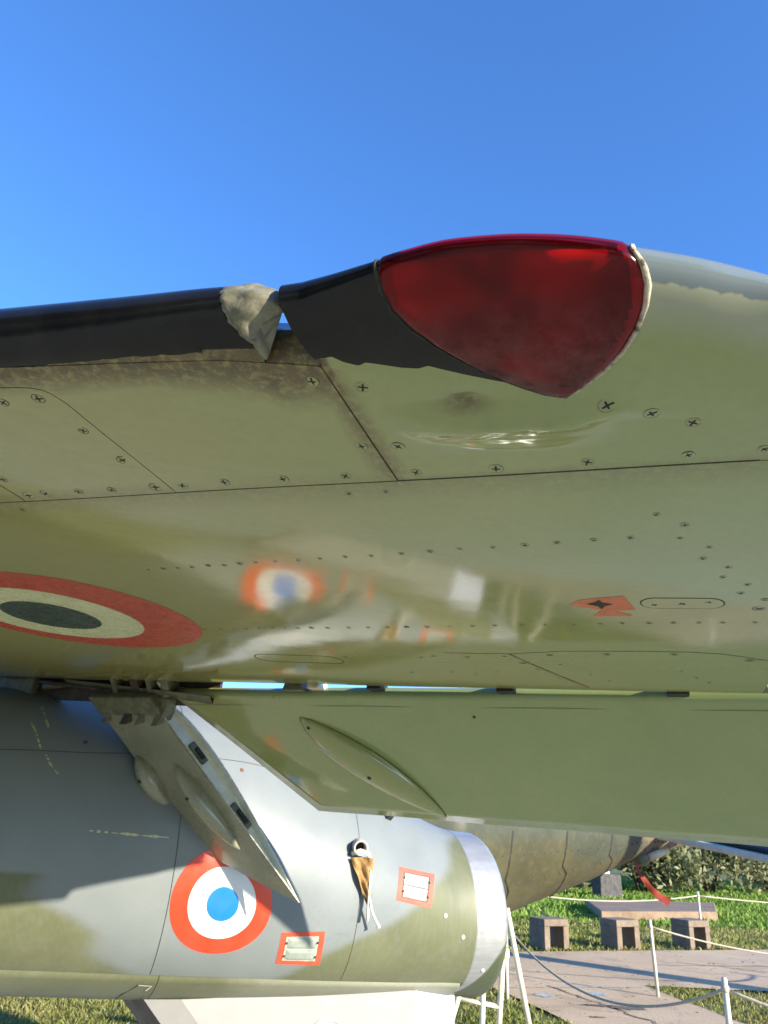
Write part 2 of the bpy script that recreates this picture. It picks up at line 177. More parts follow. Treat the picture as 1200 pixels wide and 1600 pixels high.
x = NT('red_lens'); low_tone = x.attr('grime')                # tinted plastic: red transparency under a glossy skin, darker film towards the bottom
dn = x.ramp(x.noise(26, 7, rough=.72), [(.38, (0, 0, 0)), (.66, (1, 1, 1))]); scr = x.ramp(x.noise(60, 3, x.scaled(1, 1, 14, (.5, .3, .4))), [(.68, (0, 0, 0)), (.75, (1, 1, 1))])
film = x.math('ADD', x.math('MULTIPLY', low_tone, x.math('ADD', .12, x.math('MULTIPLY', dn, .6))), x.math('ADD', .05, x.math('MULTIPLY', scr, .12)), True)
x.set(Base_Color=x.mix(low_tone, (.30, .006, .012), (.055, .008, .006)), Roughness=.16, Specular_IOR_Level=.5)
x.bump(x.noise(60, 4), .05, .003)
tr = x.n('ShaderNodeBsdfTransparent'); tr.inputs[0].default_value = (.80, .006, .026, 1)
gl = x.n('ShaderNodeBsdfGlossy'); gl.inputs['Roughness'].default_value = .12; gl.inputs[0].default_value = (.9, .75, .8, 1)
fr = x.n('ShaderNodeFresnel'); fr.inputs[0].default_value = 1.32
m1 = x.n('ShaderNodeMixShader'); x.l(film, m1.inputs[0]); x.l(tr.outputs[0], m1.inputs[1]); x.l(x.b.outputs[0], m1.inputs[2])
m2 = x.n('ShaderNodeMixShader'); x.l(fr.outputs[0], m2.inputs[0]); x.l(m1.outputs[0], m2.inputs[1]); x.l(gl.outputs[0], m2.inputs[2]); x.l(m2.outputs[0], x.t.nodes['Material Output'].inputs[0]); MAT['red_lens'] = x.m
x = NT('lamp_interior'); f = x.noise(6.5, 2.5); x.set(Base_Color=x.mix(x.math('MULTIPLY', x.attr('dark'), .9), x.ramp(f, [(.36, (.12, .11, .10)), (.5, (.40, .39, .37)), (.64, (.80, .78, .74))]), (.05, .045, .04)), Roughness=.6); MAT['lamp_interior'] = x.m   # pale reflector, shading gradient painted darker towards the outboard side

x = NT('sealant'); f = x.noise(85, 6, rough=.7); x.set(Base_Color=x.ramp(f, [(.36, (.05, .04, .025)), (.44, (.26, .21, .14)), (.55, (.40, .35, .27)), (.8, (.52, .47, .39))]), Roughness=.7)
x.bump(x.noise(70, 6), .5, .002); MAT['sealant'] = x.m
x = NT('putty'); f = x.noise(34, 6, rough=.6, dist=1.2); x.set(Base_Color=x.ramp(f, [(.34, (.03, .025, .015)), (.40, (.11, .10, .065)), (.6, (.17, .165, .12)), (.8, (.25, .24, .19))]), Roughness=.42)
x.bump(x.noise(40, 5, dist=1.5), .4, .004); MAT['putty'] = x.m
simple('seam_dark', (.035, .026, .014), .8, var=.5, nscale=60)
simple('slot_dark', (.012, .011, .009), .7, var=.2)
simple('screw_paint', (.17, .17, .085), .35, var=.25, nscale=160)
simple('rim_light', (.27, .27, .17), .35, var=.2, nscale=160)
simple('roundel_red', (.46, .055, .018), .28, var=.12, nscale=20, coat=.3, wear=(.24,.19,.10))
simple('roundel_cream', (.60, .60, .34), .28, var=.08, nscale=18, coat=.3, wear=(.33,.31,.18))
simple('roundel_green', (.035, .055, .035), .28, var=.2, nscale=20, coat=.3, wear=(.14,.14,.09))
simple('red_paint', (.62, .04, .012), .32, var=.07, nscale=12, coat=.2, wear=(.36,.12,.08))
simple('white_paint', (.62, .62, .60), .34, var=.03, nscale=12, coat=.2, wear=(.40,.40,.38))
simple('blue_paint', (.005, .14, .62), .32, var=.06, nscale=12, coat=.2, wear=(.10,.17,.36))
simple('orange_stencil', (.55, .13, .04), .45, var=.15, nscale=40, wear=(.25,.22,.10))
simple('hatch_red', (.55, .065, .03), .45, var=.1, nscale=30, wear=(.30,.16,.12))
simple('hatch_door', (.24, .27, .24), .45, var=.12, nscale=25)
simple('bare_metal', (.55, .56, .57), .22, 1.0, var=.12, nscale=20)
simple('sky_metal', (.50, .52, .55), .13, 1.0, var=.08, nscale=90)
x = NT('exhaust_metal'); f = x.noise(5, 5, x.scaled(.4, .4, 6)); cm = x.attr('camo')
x.set(Base_Color=x.mix(cm, x.ramp(f, [(.3, (.30, .31, .31)), (.7, (.43, .43, .42))]), (.055, .068, .035)), Metallic=x.math('MULTIPLY', x.math('SUBTRACT', 1.0, cm), .6))
x.l(x.ramp(x.noise(30, 5), [(.3, (.30,)*3), (.7, (.42,)*3)]), x.b.inputs['Roughness']); x.bump(x.noise(45, 4, x.scaled(1, 1, .1)), .08, .002); MAT['exhaust_metal'] = x.m
simple('soot', (.02, .02, .02), .8)
simple('flap_paint', (.20, .20, .135), .26, var=.12, nscale=9, coat=.25, spec=.6)
simple('flap_inside', (.62, .62, .52), .5, var=.12, nscale=22)
simple('chipped_edge', (.55, .52, .40), .5, var=.35, nscale=60)
simple('bay_brown', (.055, .032, .018), .7, var=.5, nscale=24)
simple('bracket_olive', (.12, .115, .065), .5, var=.3, nscale=30)
simple('bracket_cream', (.62, .54, .40), .5, var=.3, nscale=50)
simple('vent_white', (.21, .207, .20), .45, var=.05, nscale=9)
simple('vent_shaded', (.45, .46, .53), .5, var=.06, nscale=9)  # aft faces: bluish shaded tone painted into the colour
simple('dark_boot', (.06, .05, .055), .55, var=.3, nscale=20)
simple('rivet_grey', (.38, .37, .35), .5)
simple('fleck', (.46, .45, .26), .7, var=.3, nscale=80)
simple('rust', (.14, .05, .025), .8, var=.3)
simple('cloth_brown', (.28, .165, .06), .9, var=.45, nscale=38, bump=.6, bd=.004)
simple('cord_white', (.70, .64, .54), .85, var=.2, nscale=90)
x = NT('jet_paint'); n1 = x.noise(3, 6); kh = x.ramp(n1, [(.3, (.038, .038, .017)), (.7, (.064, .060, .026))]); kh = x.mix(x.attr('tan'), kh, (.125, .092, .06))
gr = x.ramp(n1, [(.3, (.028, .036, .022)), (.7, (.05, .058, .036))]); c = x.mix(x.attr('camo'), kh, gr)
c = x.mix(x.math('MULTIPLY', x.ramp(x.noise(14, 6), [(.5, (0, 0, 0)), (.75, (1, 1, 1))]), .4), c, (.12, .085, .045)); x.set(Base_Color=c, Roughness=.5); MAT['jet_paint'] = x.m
simple('jet_green', (.055, .065, .042), .42, var=.25, nscale=4)
simple('jet_khaki', (.30, .255, .125), .45, var=.22, nscale=5, coat=.1)
simple('jet_tan', (.42, .33, .22), .5, var=.2, nscale=6)
simple('jet_cream', (.62, .56, .43), .45, var=.15, nscale=9)
simple('jet_blue', (.62, .66, .74), .35, var=.08, nscale=6)
simple('ribbon_red', (.24, .030, .012), .8, var=.3, nscale=30)
simple('post_white', (.52, .49, .42), .5, var=.14, nscale=18)
simple('stand_cream', (.56, .52, .39), .5, var=.16, nscale=10)
simple('rope', (.46, .40, .31), .9, var=.3, nscale=120, bump=.5, bd=.003)
x = NT('concrete'); f = x.noise(7, 8, rough=.7); c = x.ramp(f, [(.25, (.10, .075, .052)), (.55, (.18, .138, .10)), (.8, (.25, .195, .145))]); d = x.noise(60, 5)
c = x.mix(x.math('MULTIPLY', x.ramp(d, [(.55, (0, 0, 0)), (.7, (1, 1, 1))]), .35), c, (.13, .10, .08)); x.set(Base_Color=c, Roughness=.88); x.bump(d, .5, .006); MAT['concrete'] = x.m
x = NT('slab_earth'); f = x.noise(2.2, 8, rough=.7); x.set(Base_Color=x.ramp(f, [(.25, (.13, .085, .05)), (.5, (.22, .155, .10)), (.8, (.29, .21, .14))]), Roughness=.92); x.bump(x.noise(14, 6), .6, .03); MAT['slab_earth'] = x.m
x = NT('pavement'); big = x.noise(.5, 7, rough=.65); fine = x.noise(22, 6)
c = x.ramp(big, [(.3, (.43, .315, .195)), (.55, (.53, .395, .25)), (.75, (.60, .46, .30))])
c = x.mix(x.math('MULTIPLY', x.ramp(fine, [(.5, (0, 0, 0)), (.75, (1, 1, 1))]), .35), c, (.25, .185, .145))
c = x.mix(x.math('MULTIPLY', x.ramp(x.noise(2.4, 5), [(.6, (0, 0, 0)), (.75, (1, 1, 1))]), .45), c, (.30, .19, .13))
st = x.ramp(x.noise(1.3, 6, rough=.7, dist=.8), [(.52, (0, 0, 0)), (.62, (1, 1, 1))]); c = x.mix(x.math('MULTIPLY', st, .35), c, (.20, .145, .10))
x.set(Base_Color=c, Roughness=.9); x.bump(x.noise(40, 6), .7, .008); MAT['pavement'] = x.m
x = NT('bounce_slab'); f = x.noise(.8, 7, rough=.65); x.set(Base_Color=x.ramp(f, [(.3, (.42, .42, .31)), (.7, (.54, .53, .41))]), Roughness=.9); MAT['bounce_slab'] = x.m
simple('asphalt_patch', (.13, .115, .105), .9, var=.3, nscale=20)
simple('chalk_blue', (.36, .46, .50), .9, var=.3, nscale=12)
x = NT('lawn'); f = x.noise(1.1, 7, rough=.65); x.set(Base_Color=x.ramp(f, [(.3, (.075, .085, .022)), (.5, (.11, .13, .03)), (.7, (.20, .175, .07))]), Roughness=.95); x.bump(x.noise(30, 6), .8, .05); MAT['lawn'] = x.m
def leafmat(name, cols, trans=.3):
    x = NT(name); oi = x.n('ShaderNodeNewGeometry').outputs['Random Per Island']
    c = x.ramp(oi, [(i/(len(cols)-1), k) for i, k in enumerate(cols)])
    big = x.noise(.45, 4); c = x.mix(x.math('MULTIPLY', x.ramp(big, [(.42, (0, 0, 0)), (.62, (1, 1, 1))]), .5), c, tuple(v*1.0 for v in cols[-1]))
    x.set(Base_Color=c, Roughness=.6, Specular_IOR_Level=.3); x.b.inputs['Subsurface Weight'].default_value = 0
    tr = x.n('ShaderNodeBsdfTranslucent'); x.l(c, tr.inputs[0]); ms = x.n('ShaderNodeMixShader'); ms.inputs[0].default_value = trans
    x.l(x.b.outputs[0], ms.inputs[1]); x.l(tr.outputs[0], ms.inputs[2]); x.l(ms.outputs[0], x.t.nodes['Material Output'].inputs[0]); MAT[name] = x.m
leafmat('grass_blade', [(.09, .12, .018), (.15, .19, .03), (.21, .23, .05), (.33, .29, .12)])
leafmat('grass_fresh', [(.08, .17, .015), (.12, .24, .022), (.16, .28, .035), (.22, .29, .06)])
leafmat('leaf_dark', [(.045, .06, .02), (.10, .12, .04), (.18, .20, .08), (.28, .28, .15)])
leafmat('leaf_olive', [(.08, .09, .03), (.15, .16, .06), (.25, .245, .12), (.33, .31, .19)])
simple('dead_leaf', (.16, .09, .035), .8, var=.5, nscale=9)
simple('bark', (.075, .055, .035), .9, var=.4, nscale=18, bump=.8, bd=.01)
simple('stone_grey', (.085, .08, .075), .9, var=.35, nscale=10, bump=.6, bd=.02)
simple('pale_cap', (.45, .50, .58), .8, var=.1)

# ------------------------------------------------------------------ object helpers
def link(name, me, parent=None, label=None, cat=None, group=None, kind=None):
    o = bpy.data.objects.new(name, me); COL.objects.link(o)
    if parent is not None: o.parent = parent
    for k, v in (('label', label), ('category', cat), ('group', group), ('kind', kind)):
        if v: o[k] = v
    return o
def mesh(name, V, F, mats, fm=None, smooth=True, normals=None):
    if normals is not None:                              # wind every face the way its normals point
        A_ = np.array([tuple(v) for v in V], float); N_ = np.array([tuple(v) for v in normals], float); G = []
        for f in F:
            c = np.cross(A_[f[1]]-A_[f[0]], A_[f[2]]-A_[f[0]])
            if len(f) == 4: c = c+np.cross(A_[f[2]]-A_[f[0]], A_[f[3]]-A_[f[0]])
            G.append(f if c @ N_[list(f)].sum(0) >= 0 else tuple(f)[::-1])
        F = G
    me = bpy.data.meshes.new(name); me.from_pydata([tuple(map(float, v)) for v in V], [], F)
    for mm in ([mats] if isinstance(mats, str) else mats): me.materials.append(MAT[mm])
    if fm is not None: me.polygons.foreach_set('material_index', fm)
    me.polygons.foreach_set('use_smooth', [smooth]*len(F)); me.update()
    if normals is not None: me.normals_split_custom_set_from_vertices([tuple(n) for n in normals])
    return me
def fattr(me, name, vals):
    a = me.attributes.new(name, 'FLOAT', 'POINT'); a.data.foreach_set('value', [float(v) for v in vals])
def loft(rings, closed=True, caps=True):
    V = [p for r in rings for p in r]; n = len(rings[0]); F = []
    for i in range(len(rings)-1):
        for j in range(n if closed else n-1):
            a, b = i*n+j, i*n+(j+1) % n; F.append((a, b, b+n, a+n))
    if caps and closed:
        F.append(tuple(range(n))[::-1]); F.append(tuple(range((len(rings)-1)*n, len(rings)*n)))
    return V, F
def tube(path, r, n=8, caps=True):
    rings = []; path = [Vector(p) for p in path]; rr = r if isinstance(r, (list, tuple)) else [r]*len(path)
    up = Vector((.13, .21, .97))
    for i, p in enumerate(path):
        t = (path[min(i+1, len(path)-1)]-path[max(i-1, 0)]).normalized()
        a = t.cross(up); a = a.normalized() if a.length > 1e-4 else t.cross(Vector((1, 0, 0))).normalized(); b = t.cross(a)
        rings.append([p+(a*math.cos(q)+b*math.sin(q))*rr[i] for q in (2*math.pi*k/n for k in range(n))])
    return loft(rings, True, caps)
def join(*parts):
    V, F = [], []
    for v, f in parts:
        o = len(V); V += list(v); F += [tuple(i+o for i in q) for q in f]
    return V, F
def box(c, ax, ay, az, taper=1.0):
    """box with centre c and half-axis vectors ax, ay, az"""
    c, ax, ay, az = map(Vector, (c, ax, ay, az)); V = []
    for k in (-1, 1):
        t = 1 if k < 0 else taper
        for i, j in ((-1, -1), (1, -1), (1, 1), (-1, 1)): V.append(c+ax*i*t+ay*j*t+az*k)
    F = [(0, 3, 2, 1), (4, 5, 6, 7), (0, 1, 5, 4), (1, 2, 6, 5), (2, 3, 7, 6), (3, 0, 4, 7)]
    return V, F
def bev(name, vf, mat, w=.004, seg=2, smooth=True):
    bm = bmesh.new(); vs = [bm.verts.new(v) for v in vf[0]]
    for f in vf[1]:
        bm.faces.new([vs[i] for i in f])
    bmesh.ops.recalc_face_normals(bm, faces=bm.faces)
    bmesh.ops.bevel(bm, geom=bm.edges[:], offset=w, segments=seg, affect='EDGES', profile=.6)
    me = bpy.data.meshes.new(name); bm.to_mesh(me); bm.free(); me.materials.append(MAT[mat])
    me.polygons.foreach_set('use_smooth', [False]*len(me.polygons)); me.update(); return me
def tag_empty(name, loc, label, cat, group=None):
    o = bpy.data.objects.new(name, None); COL.objects.link(o); o.location = loc; o.empty_display_size = .2
    o['label'] = label; o['category'] = cat
    if group: o['group'] = group
    return o
def under(o, parent):
    """parent without moving (parents here are unrotated empties)"""
    o.parent = parent; o.matrix_parent_inverse = Matrix.Translation(-Vector(parent.location)); return o

# ------------------------------------------------------------------ the aircraft: wing
jet = tag_empty('fighter_aircraft', (-1.2, 3.9, 0), 'olive and grey jet fighter with a red wingtip lamp, filling the picture', 'aircraft')
dc = D['dents'][0]
DENTS = [(.10, .030, .09, .030, .0050, .06), (-.085, .055, .04, .030, .0020, -.1), (.13, .045, .09, .020, .0034, .12), (.09, .018, .05, .012, .0016, .0),
         (-.055, .020, .05, .012, -.0016, .2), (.05, .060, .035, .010, .0012, .3), (.20, .065, .07, .012, -.0014, .2), (-.02, .105, .12, .02, .0012, .0)]
def disp(u, v):
    """panel waves, and the dented, wrinkled skin under the wingtip lamp"""
    d = .0009*math.sin(u*7.3+v*3.1)+.0008*math.sin(v*9.1-u*2.7+1.3)
    a, b = u-dc[0], v-dc[1]
    if abs(a) < .45 and abs(b) < .25:
        for (u0, v0, su, sv_, h, sk) in DENTS:
            x = (a-u0)/su; y = (b-v0-sk*(a-u0))/sv_
            q = x*x+y*y
            if q < 12: d += h*math.exp(-q)
        t = b-.03*a-.006*math.sin(a*21); env = math.exp(-((a-.035)/.135)**4)
        rmp = sstep(-.004, .044, t)*(1-sstep(.040, .125, t)); d += .0165*rmp*env*(1+.10*math.sin(a*55+t*30))
        d += env*.0012*math.sin(t*150+a*12+1.2*math.sin(a*26))*sstep(-.02, .01, t)*(1-sstep(.06, .10, t))
        x, y = (a-.03)/.15, (b-.05)/.05; q = math.exp(-x*x-y*y)
        d += q*.00035*(math.sin(v*190-u*33+1.5*math.sin(u*41))+math.sin(u*140+v*77+2*math.sin(v*60)))
    x, y = (u-dc[0]+.012)/.022, (v-dc[1]+.004)/.012
    d += -.0045*math.exp(-x*x-y*y)
    return d
def W(u, s, seg='main', off=0.0):
    p = wsurf(u, s, seg, off); vt = le_par(u, seg)[0]
    k = 1.0 if s >= 0 else max(0.0, 1+s/.6)
    return (p[0], p[1], p[2]-k*disp(u, vt+s if s >= 0 else vt-.05*(-s)))
def WN(u, s, seg='main'):
    e = 2e-3
    a = Vector(W(u+e, s, seg))-Vector(W(u-e, s, seg)); b = Vector(W(u, s+e, seg))-Vector(W(u, s-e, seg))
    n = a.cross(b); n.normalize()
    t = max(0.0, min(math.pi, -s)); out = Vector((-EV[0]*math.sin(t), -EV[1]*math.sin(t), -math.cos(t)))
    return n if n.dot(out) > 0 else -n
def flat(u, v, off=0.0):
    p = wpt(u, v, off); return (p[0], p[1], p[2]-disp(u, v))
def flatn(u, v):
    e = 2e-3; a = Vector(flat(u+e, v))-Vector(flat(u-e, v)); b = Vector(flat(u, v+e))-Vector(flat(u, v-e)); n = a.cross(b).normalized()
    return -n if n.z > 0 else n
def pl_dist(p, L):
    b = 9e9
    for (ax, ay), (bx, by) in zip(L[:-1], L[1:]):
        dx, dy = bx-ax, by-ay; t = max(0, min(1, ((p[0]-ax)*dx+(p[1]-ay)*dy)/(dx*dx+dy*dy+1e-12)))
        b = min(b, math.hypot(p[0]-ax-t*dx, p[1]-ay-t*dy))
    return b
U1, U2 = -0.468, -0.388
def vtm(u): return le_par(u, 'main' if u > U2 else 'left')[0]
def sstep(a, b, x):
    t = max(0, min(1, (x-a)/(b-a))); return t*t*(3-2*t)
def grime(u, v):
    g = 0.0; vt = vtm(u)
    if u < U2: g = .95*(1-sstep(.0, .055+.05*sstep(-.7, -.4, u), v-vt))
    if U1-.02 < u < U2+.01: g = max(g, 1.0*(1-sstep(.02, .11, v-vt)))
    g = max(g, .60*(1-sstep(0, .035, pl_dist((u, v), [(-.392, .80), (-.385, .92), (-.374, 1.09)]))))     # rust along the chordwise joint
    g = max(g, .28*(1-sstep(0, .022, abs(v-1.09))))
    g = max(g, .75*math.exp(-((u-dc[0]+.012)/.028)**2-((v-dc[1]+.002)/.016)**2))
    return min(1, g)
def brown(u, v): return .10+.80*(1-sstep(-1.0, .15, u-.28*(v-1.0)))-.12*sstep(.9, .7, v)  # browner inboard: dirt and ground reflection painted together into the colour
def skin_attrs(me, uvs, up=None):
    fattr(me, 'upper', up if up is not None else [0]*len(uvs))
    fattr(me, 'grime', [grime(u, v) for u, v in uvs]); fattr(me, 'brown', [brown(u, v) for u, v in uvs])
UL, UR = -3.0, .35
def v_rear(u): return hinge_v(u)
def tipu(u, v): return u if u <= .2 else u+(u-.2)/.15*(.085-.135*sstep(1.2, 2.5, v))      # the raked tip
# lower skin + leading edges + rear face, one loft per spanwise piece, joined
LL, LR = sorted(((s, u) for u, s in D['lensL'])), sorted(((s, u) for u, s in D['lensR']))
def lensU(P, s): return float(np.interp(s, [q[0] for q in P], [q[1] for q in P]))
def in_lens(u, s): return -2.6 < s < -.10 and lensU(LL, s)+.012 < u < lensU(LR, s)-.012
V, F, N, A, UPP_SUNLIT = [], [], [], [], []
def add_grid(us, sfun, seg):
    o = len(V); m_ = None
    for u in us:
        ss = sfun(u); m_ = len(ss)
        for s in ss:
            ut = tipu(u, le_par(u, seg)[0]+s) if seg == 'main' else u
            V.append(W(ut, s, seg)); N.append(WN(ut, s, seg)); A.append((u, le_par(u, seg)[0]+max(s, -.05))); UPP_SUNLIT.append(sstep(.40, 1.0, -s)*sstep(-.02, .03, u)*.5+.5*sstep(1.10, 1.20, -s+.02*math.sin(u*31)+.02*math.sin(u*190)+.012*math.sin(u*420)) if seg == 'main' and u > -.1 and s < 0 else 0)
    for i in range(len(us)-1):
        for j in range(m_-1):
            a = o+i*m_+j
            if seg == 'main' and in_lens((us[i]+us[i+1])/2, (sfun(us[i])[j]+sfun(us[i])[j+1])/2): continue     # the opening behind the lamp glass
            F.append((a, a+m_, a+m_+1, a+1))
def srange(u, seg, back):
    vt = le_par(u, seg)[0]; r = back-vt
    return list(-math.pi-np.linspace(.35, 0, 3))+list(-np.linspace(math.pi, 0, 60)[1:-1])+list(np.linspace(0, .34, 46))+list(np.linspace(.34, r, 24)[1:])
add_grid(np.r_[np.linspace(UL, -1.2, 22), np.linspace(-1.18, -.503, 60)], lambda u: srange(u, 'left', v_rear(u)), 'left')
add_grid(np.linspace(-.503, U1, 6), lambda u: [s for s in srange(u, 'left', v_rear(u)) if s > -.40], 'left')
add_grid(np.linspace(U1, U2, 8), lambda u: srange(u, 'slot', v_rear(u)), 'slot')
add_grid(np.r_[np.linspace(U2, .3, 130), np.linspace(.31, UR, 8)], lambda u: srange(u, 'main', v_rear(u)), 'main')
wme = mesh('wing', V, F, 'wing_paint', normals=N); skin_attrs(wme, A, UPP_SUNLIT)
wing = under(link('wing', wme, label='olive green port wing seen from below'), jet)
# rear face and upper skin of the wing box
V, F = [], []
us = np.linspace(UL, UR, 30)
for u in us:
    vr = v_rear(u); b = wpt(u, vr); sg = 'main' if u > U2 else 'left'; vt, a_, bb = le_par(u, sg)
    u = tipu(u, vr); b = wpt(u, vr); t0 = wpt(u, vt+.33); V += [b, (b[0], b[1], b[2]+.075), wpt(u, vr-.5, -.15), (t0[0], t0[1], wpt(u, vt)[2]+2*bb)]
for i in range(len(us)-1):
    for j in range(3): F.append((i*4+j, i*4+j+1, i*4+j+5, i*4+j+4))
link('upper_skin', mesh('upper_skin', V, F, 'bracket_olive'), wing)
# tip closing fairing
V, F = [], []
ss = srange(UR, 'main', v_rear(UR)); ring = [W(tipu(UR, le_par(UR, 'main')[0]+s), s) for s in ss]; top = [(p[0], p[1], p[2]) for p in ring]
V = ring+[(p[0]+EU[0]*.05, p[1]+EU[1]*.05, wpt(UR, 1.9)[2]+.05+(p[2]-wpt(UR, 1.9)[2])*.3) for p in ring]
n = len(ring); F = [(j, j+1, j+1+n, j+n) for j in range(n-1)]
tme = mesh('tip_fairing', V, F, 'wing_paint'); fattr(tme, 'grime', [0]*len(V)); fattr(tme, 'brown', [.2]*len(V)); link('tip_fairing', tme, wing)

# skin panels: separate sheets a millimetre proud with open joints between them
def inset_poly(P, d):
    n = len(P); ar = sum(P[i][0]*P[(i+1) % n][1]-P[(i+1) % n][0]*P[i][1] for i in range(n)); sg = 1 if ar > 0 else -1; out = []
    for i in range(n):
        p0, p1, p2 = P[i-1], P[i], P[(i+1) % n]
        e1 = (p1[0]-p0[0], p1[1]-p0[1]); e2 = (p2[0]-p1[0], p2[1]-p1[1])
        l1 = math.hypot(*e1) or 1e-9; l2 = math.hypot(*e2) or 1e-9
        nx, ny = -e1[1]/l1-e2[1]/l2, e1[0]/l1+e2[0]/l2; q = nx*nx+ny*ny
        k = 2*d/max(q, .35); out.append((p1[0]+sg*nx*k, p1[1]+sg*ny*k))
    return out
def skin_panel(P, off=.0009, gap=.0011, step=.04, holes=(), label=None):
    P = inset_poly(P, gap); bm = bmesh.new(); vs = [bm.verts.new((u, v, 0)) for u, v in P]; bm.faces.new(vs)
    us_, vs_ = [p[0] for p in P], [p[1] for p in P]
    for ax, lo, hi in ((0, min(us_), max(us_)), (1, min(vs_), max(vs_))):
        x = lo+step
        while x < hi:
            co = (x, 0, 0) if ax == 0 else (0, x, 0); no = (1, 0, 0) if ax == 0 else (0, 1, 0)
            bmesh.ops.bisect_plane(bm, geom=bm.verts[:]+bm.edges[:]+bm.faces[:], plane_co=co, plane_no=no); x += step
    bmesh.ops.triangulate(bm, faces=[f for f in bm.faces if len(f.verts) > 4])
    uv_ = []; VV = []; NN = []; FF = []; bm.verts.index_update()
    for vv in bm.verts: uv_.append((vv.co.x, vv.co.y)); VV.append(flat(vv.co.x, vv.co.y, off)); NN.append(flatn(vv.co.x, vv.co.y))
    for f in bm.faces: FF.append(tuple(q.index for q in f.verts))
    bnd = [e for e in bm.edges if e.is_boundary]
    for e in bnd:                                       # the rim of the sheet
        a, b = e.verts; o = len(VV)
        for q, of in ((a, off), (b, off), (b, 0), (a, 0)):
            VV.append(flat(q.co.x, q.co.y, of)); uv_.append((q.co.x, q.co.y))
        d = Vector(VV[o+1])-Vector(VV[o]); nn = d.cross(Vector((0, 0, 1))).normalized(); NN += [nn]*4
        FF.append((o, o+1, o+2, o+3))
    bm.free(); me = mesh('skin_panel', VV, FF, 'wing_paint', normals=NN); skin_attrs(me, uv_)
    return link('skin_panel', me, wing, label)
acc = [tuple(p) for p in D['acc']]
skin_panel([(-1.6, 1.0885), (-1.6, .745), (-1.2, .752)]+acc[:-1]+[(-.803, 1.0885)], step=.05, label='round cornered access panel ringed with screws')
skin_panel([(-.803, 1.0885)]+acc[:-1][::-1]+[(-1.2, .735), (-1.2, .718), (-.95, .7235), (-.80, .740), (-.66, .755), (-.53, .770), (-.45, .788), (-.40, .800), (-.392, .804), (-.386, .90), (-.3745, 1.0885)], step=.03)
rear = [tuple(p) for p in D['rear']]; rC = [tuple(p) for p in D['rearC']]
rearpoly = [(rC[0][0], rC[0][1])]+rear[1:]+[(.285, rear[-1][1]+.03), (.285, v_rear(.285)-.004), (-.205, v_rear(-.2)-.004)]
skin_panel([(-2.98, 1.0895), (.26, 1.0895), (.35, 1.2), (.33, 1.6), (.295, 2.0), (.288, rear[-1][1]+.029)]+rear[::-1][:-1]+[rC[0], (-.205, v_rear(-.2)-.003), (-1.2, v_rear(-1.2)-.003), (-2.98, v_rear(-2.98)-.003)], step=.07)
skin_panel(rearpoly, step=.06, label='rear access panel with a curved front edge')
# open joints: dark beds and small oval access doors
def ribbon(name, pts, wd, mat, off=.0002, parent=None, fl=flat, closed=False, var=0.0):
    V, F = [], []; n = len(pts)
    for i, (u, v) in enumerate(pts):
        a = pts[(i-1) % n] if closed or i > 0 else pts[i]; b = pts[(i+1) % n] if closed or i < n-1 else pts[i]
        dx, dy = b[0]-a[0], b[1]-a[1]; l = math.hypot(dx, dy) or 1; w_ = wd*(1+var*(random.random()-.5)*2)
        V += [fl(u-dy/l*w_, v+dx/l*w_, off), fl(u+dy/l*w_, v-dx/l*w_, off)]
    for i in range(n if closed else n-1):
        a, b = 2*i, 2*((i+1) % n); F.append((a, a+1, b+1, b))
    return link(name, mesh(name, V, F, mat), parent)
def dense(L, st=.02):
    out = []
    for a, b in zip(L[:-1], L[1:]):
        k = max(1, int(math.hypot(b[0]-a[0], b[1]-a[1])/st)); out += [(a[0]+(b[0]-a[0])*i/k, a[1]+(b[1]-a[1])*i/k) for i in range(k)]
    return out+[L[-1]]
SEAM = 'panel_joint'
ribbon(SEAM, dense([(-1.6, 1.089), (.165, 1.0892)]), .0013, 'seam_dark', .0002, wing)
ribbon(SEAM, dense([(-1.2, .751)]+acc), .0015, 'seam_dark', .00025, wing)
ribbon(SEAM, dense([(-.3935, .80), (-.3865, .90), (-.3747, 1.088)]), .0018, 'seam_dark', .0003, wing)
ribbon(SEAM, dense([(-.55, rC[0][1]+.003), rC[0]]+rear[1:], .03), .0022, 'seam_dark', .0011, wing)
ribbon(SEAM, dense([rC[0], rC[1]], .03), .0028, 'rust', .0012, wing, var=.4)
ribbon(SEAM, dense([tuple(p) for p in D['corner']]), .0011, 'seam_dark', .0012, wing)
oval = [tuple(p) for p in D['oval']]
def round_poly(c, L, Wd, n=8):
    out = []
    for k in range(2*n):
        t = math.pi*(k+.5)/n-math.pi/2; sx = (L-Wd)*(1 if math.cos(t) > 0 else -1); out.append((c[0]+sx+Wd*math.cos(t), c[1]+Wd*math.sin(t)))
    return out
oc = (sum(p[0] for p in oval)/len(oval), sum(p[1] for p in oval)/len(oval))
op = round_poly(oc, .080, .031, 10)
ribbon('access_door', op, .0014, 'slot_dark', .0012, wing, closed=True)
skin_panel(op, off=.0016, gap=.0016, step=.03)
cp = [tuple(p) for p in D['cap1']]; cc = ((cp[0][0]+cp[-1][0])/2, sum(p[1] for p in cp)/4)
ribbon('access_door', round_poly((cc[0], cc[1]+.02), .15, .05, 10), .002, 'seam_dark', .0012, wing, closed=True)

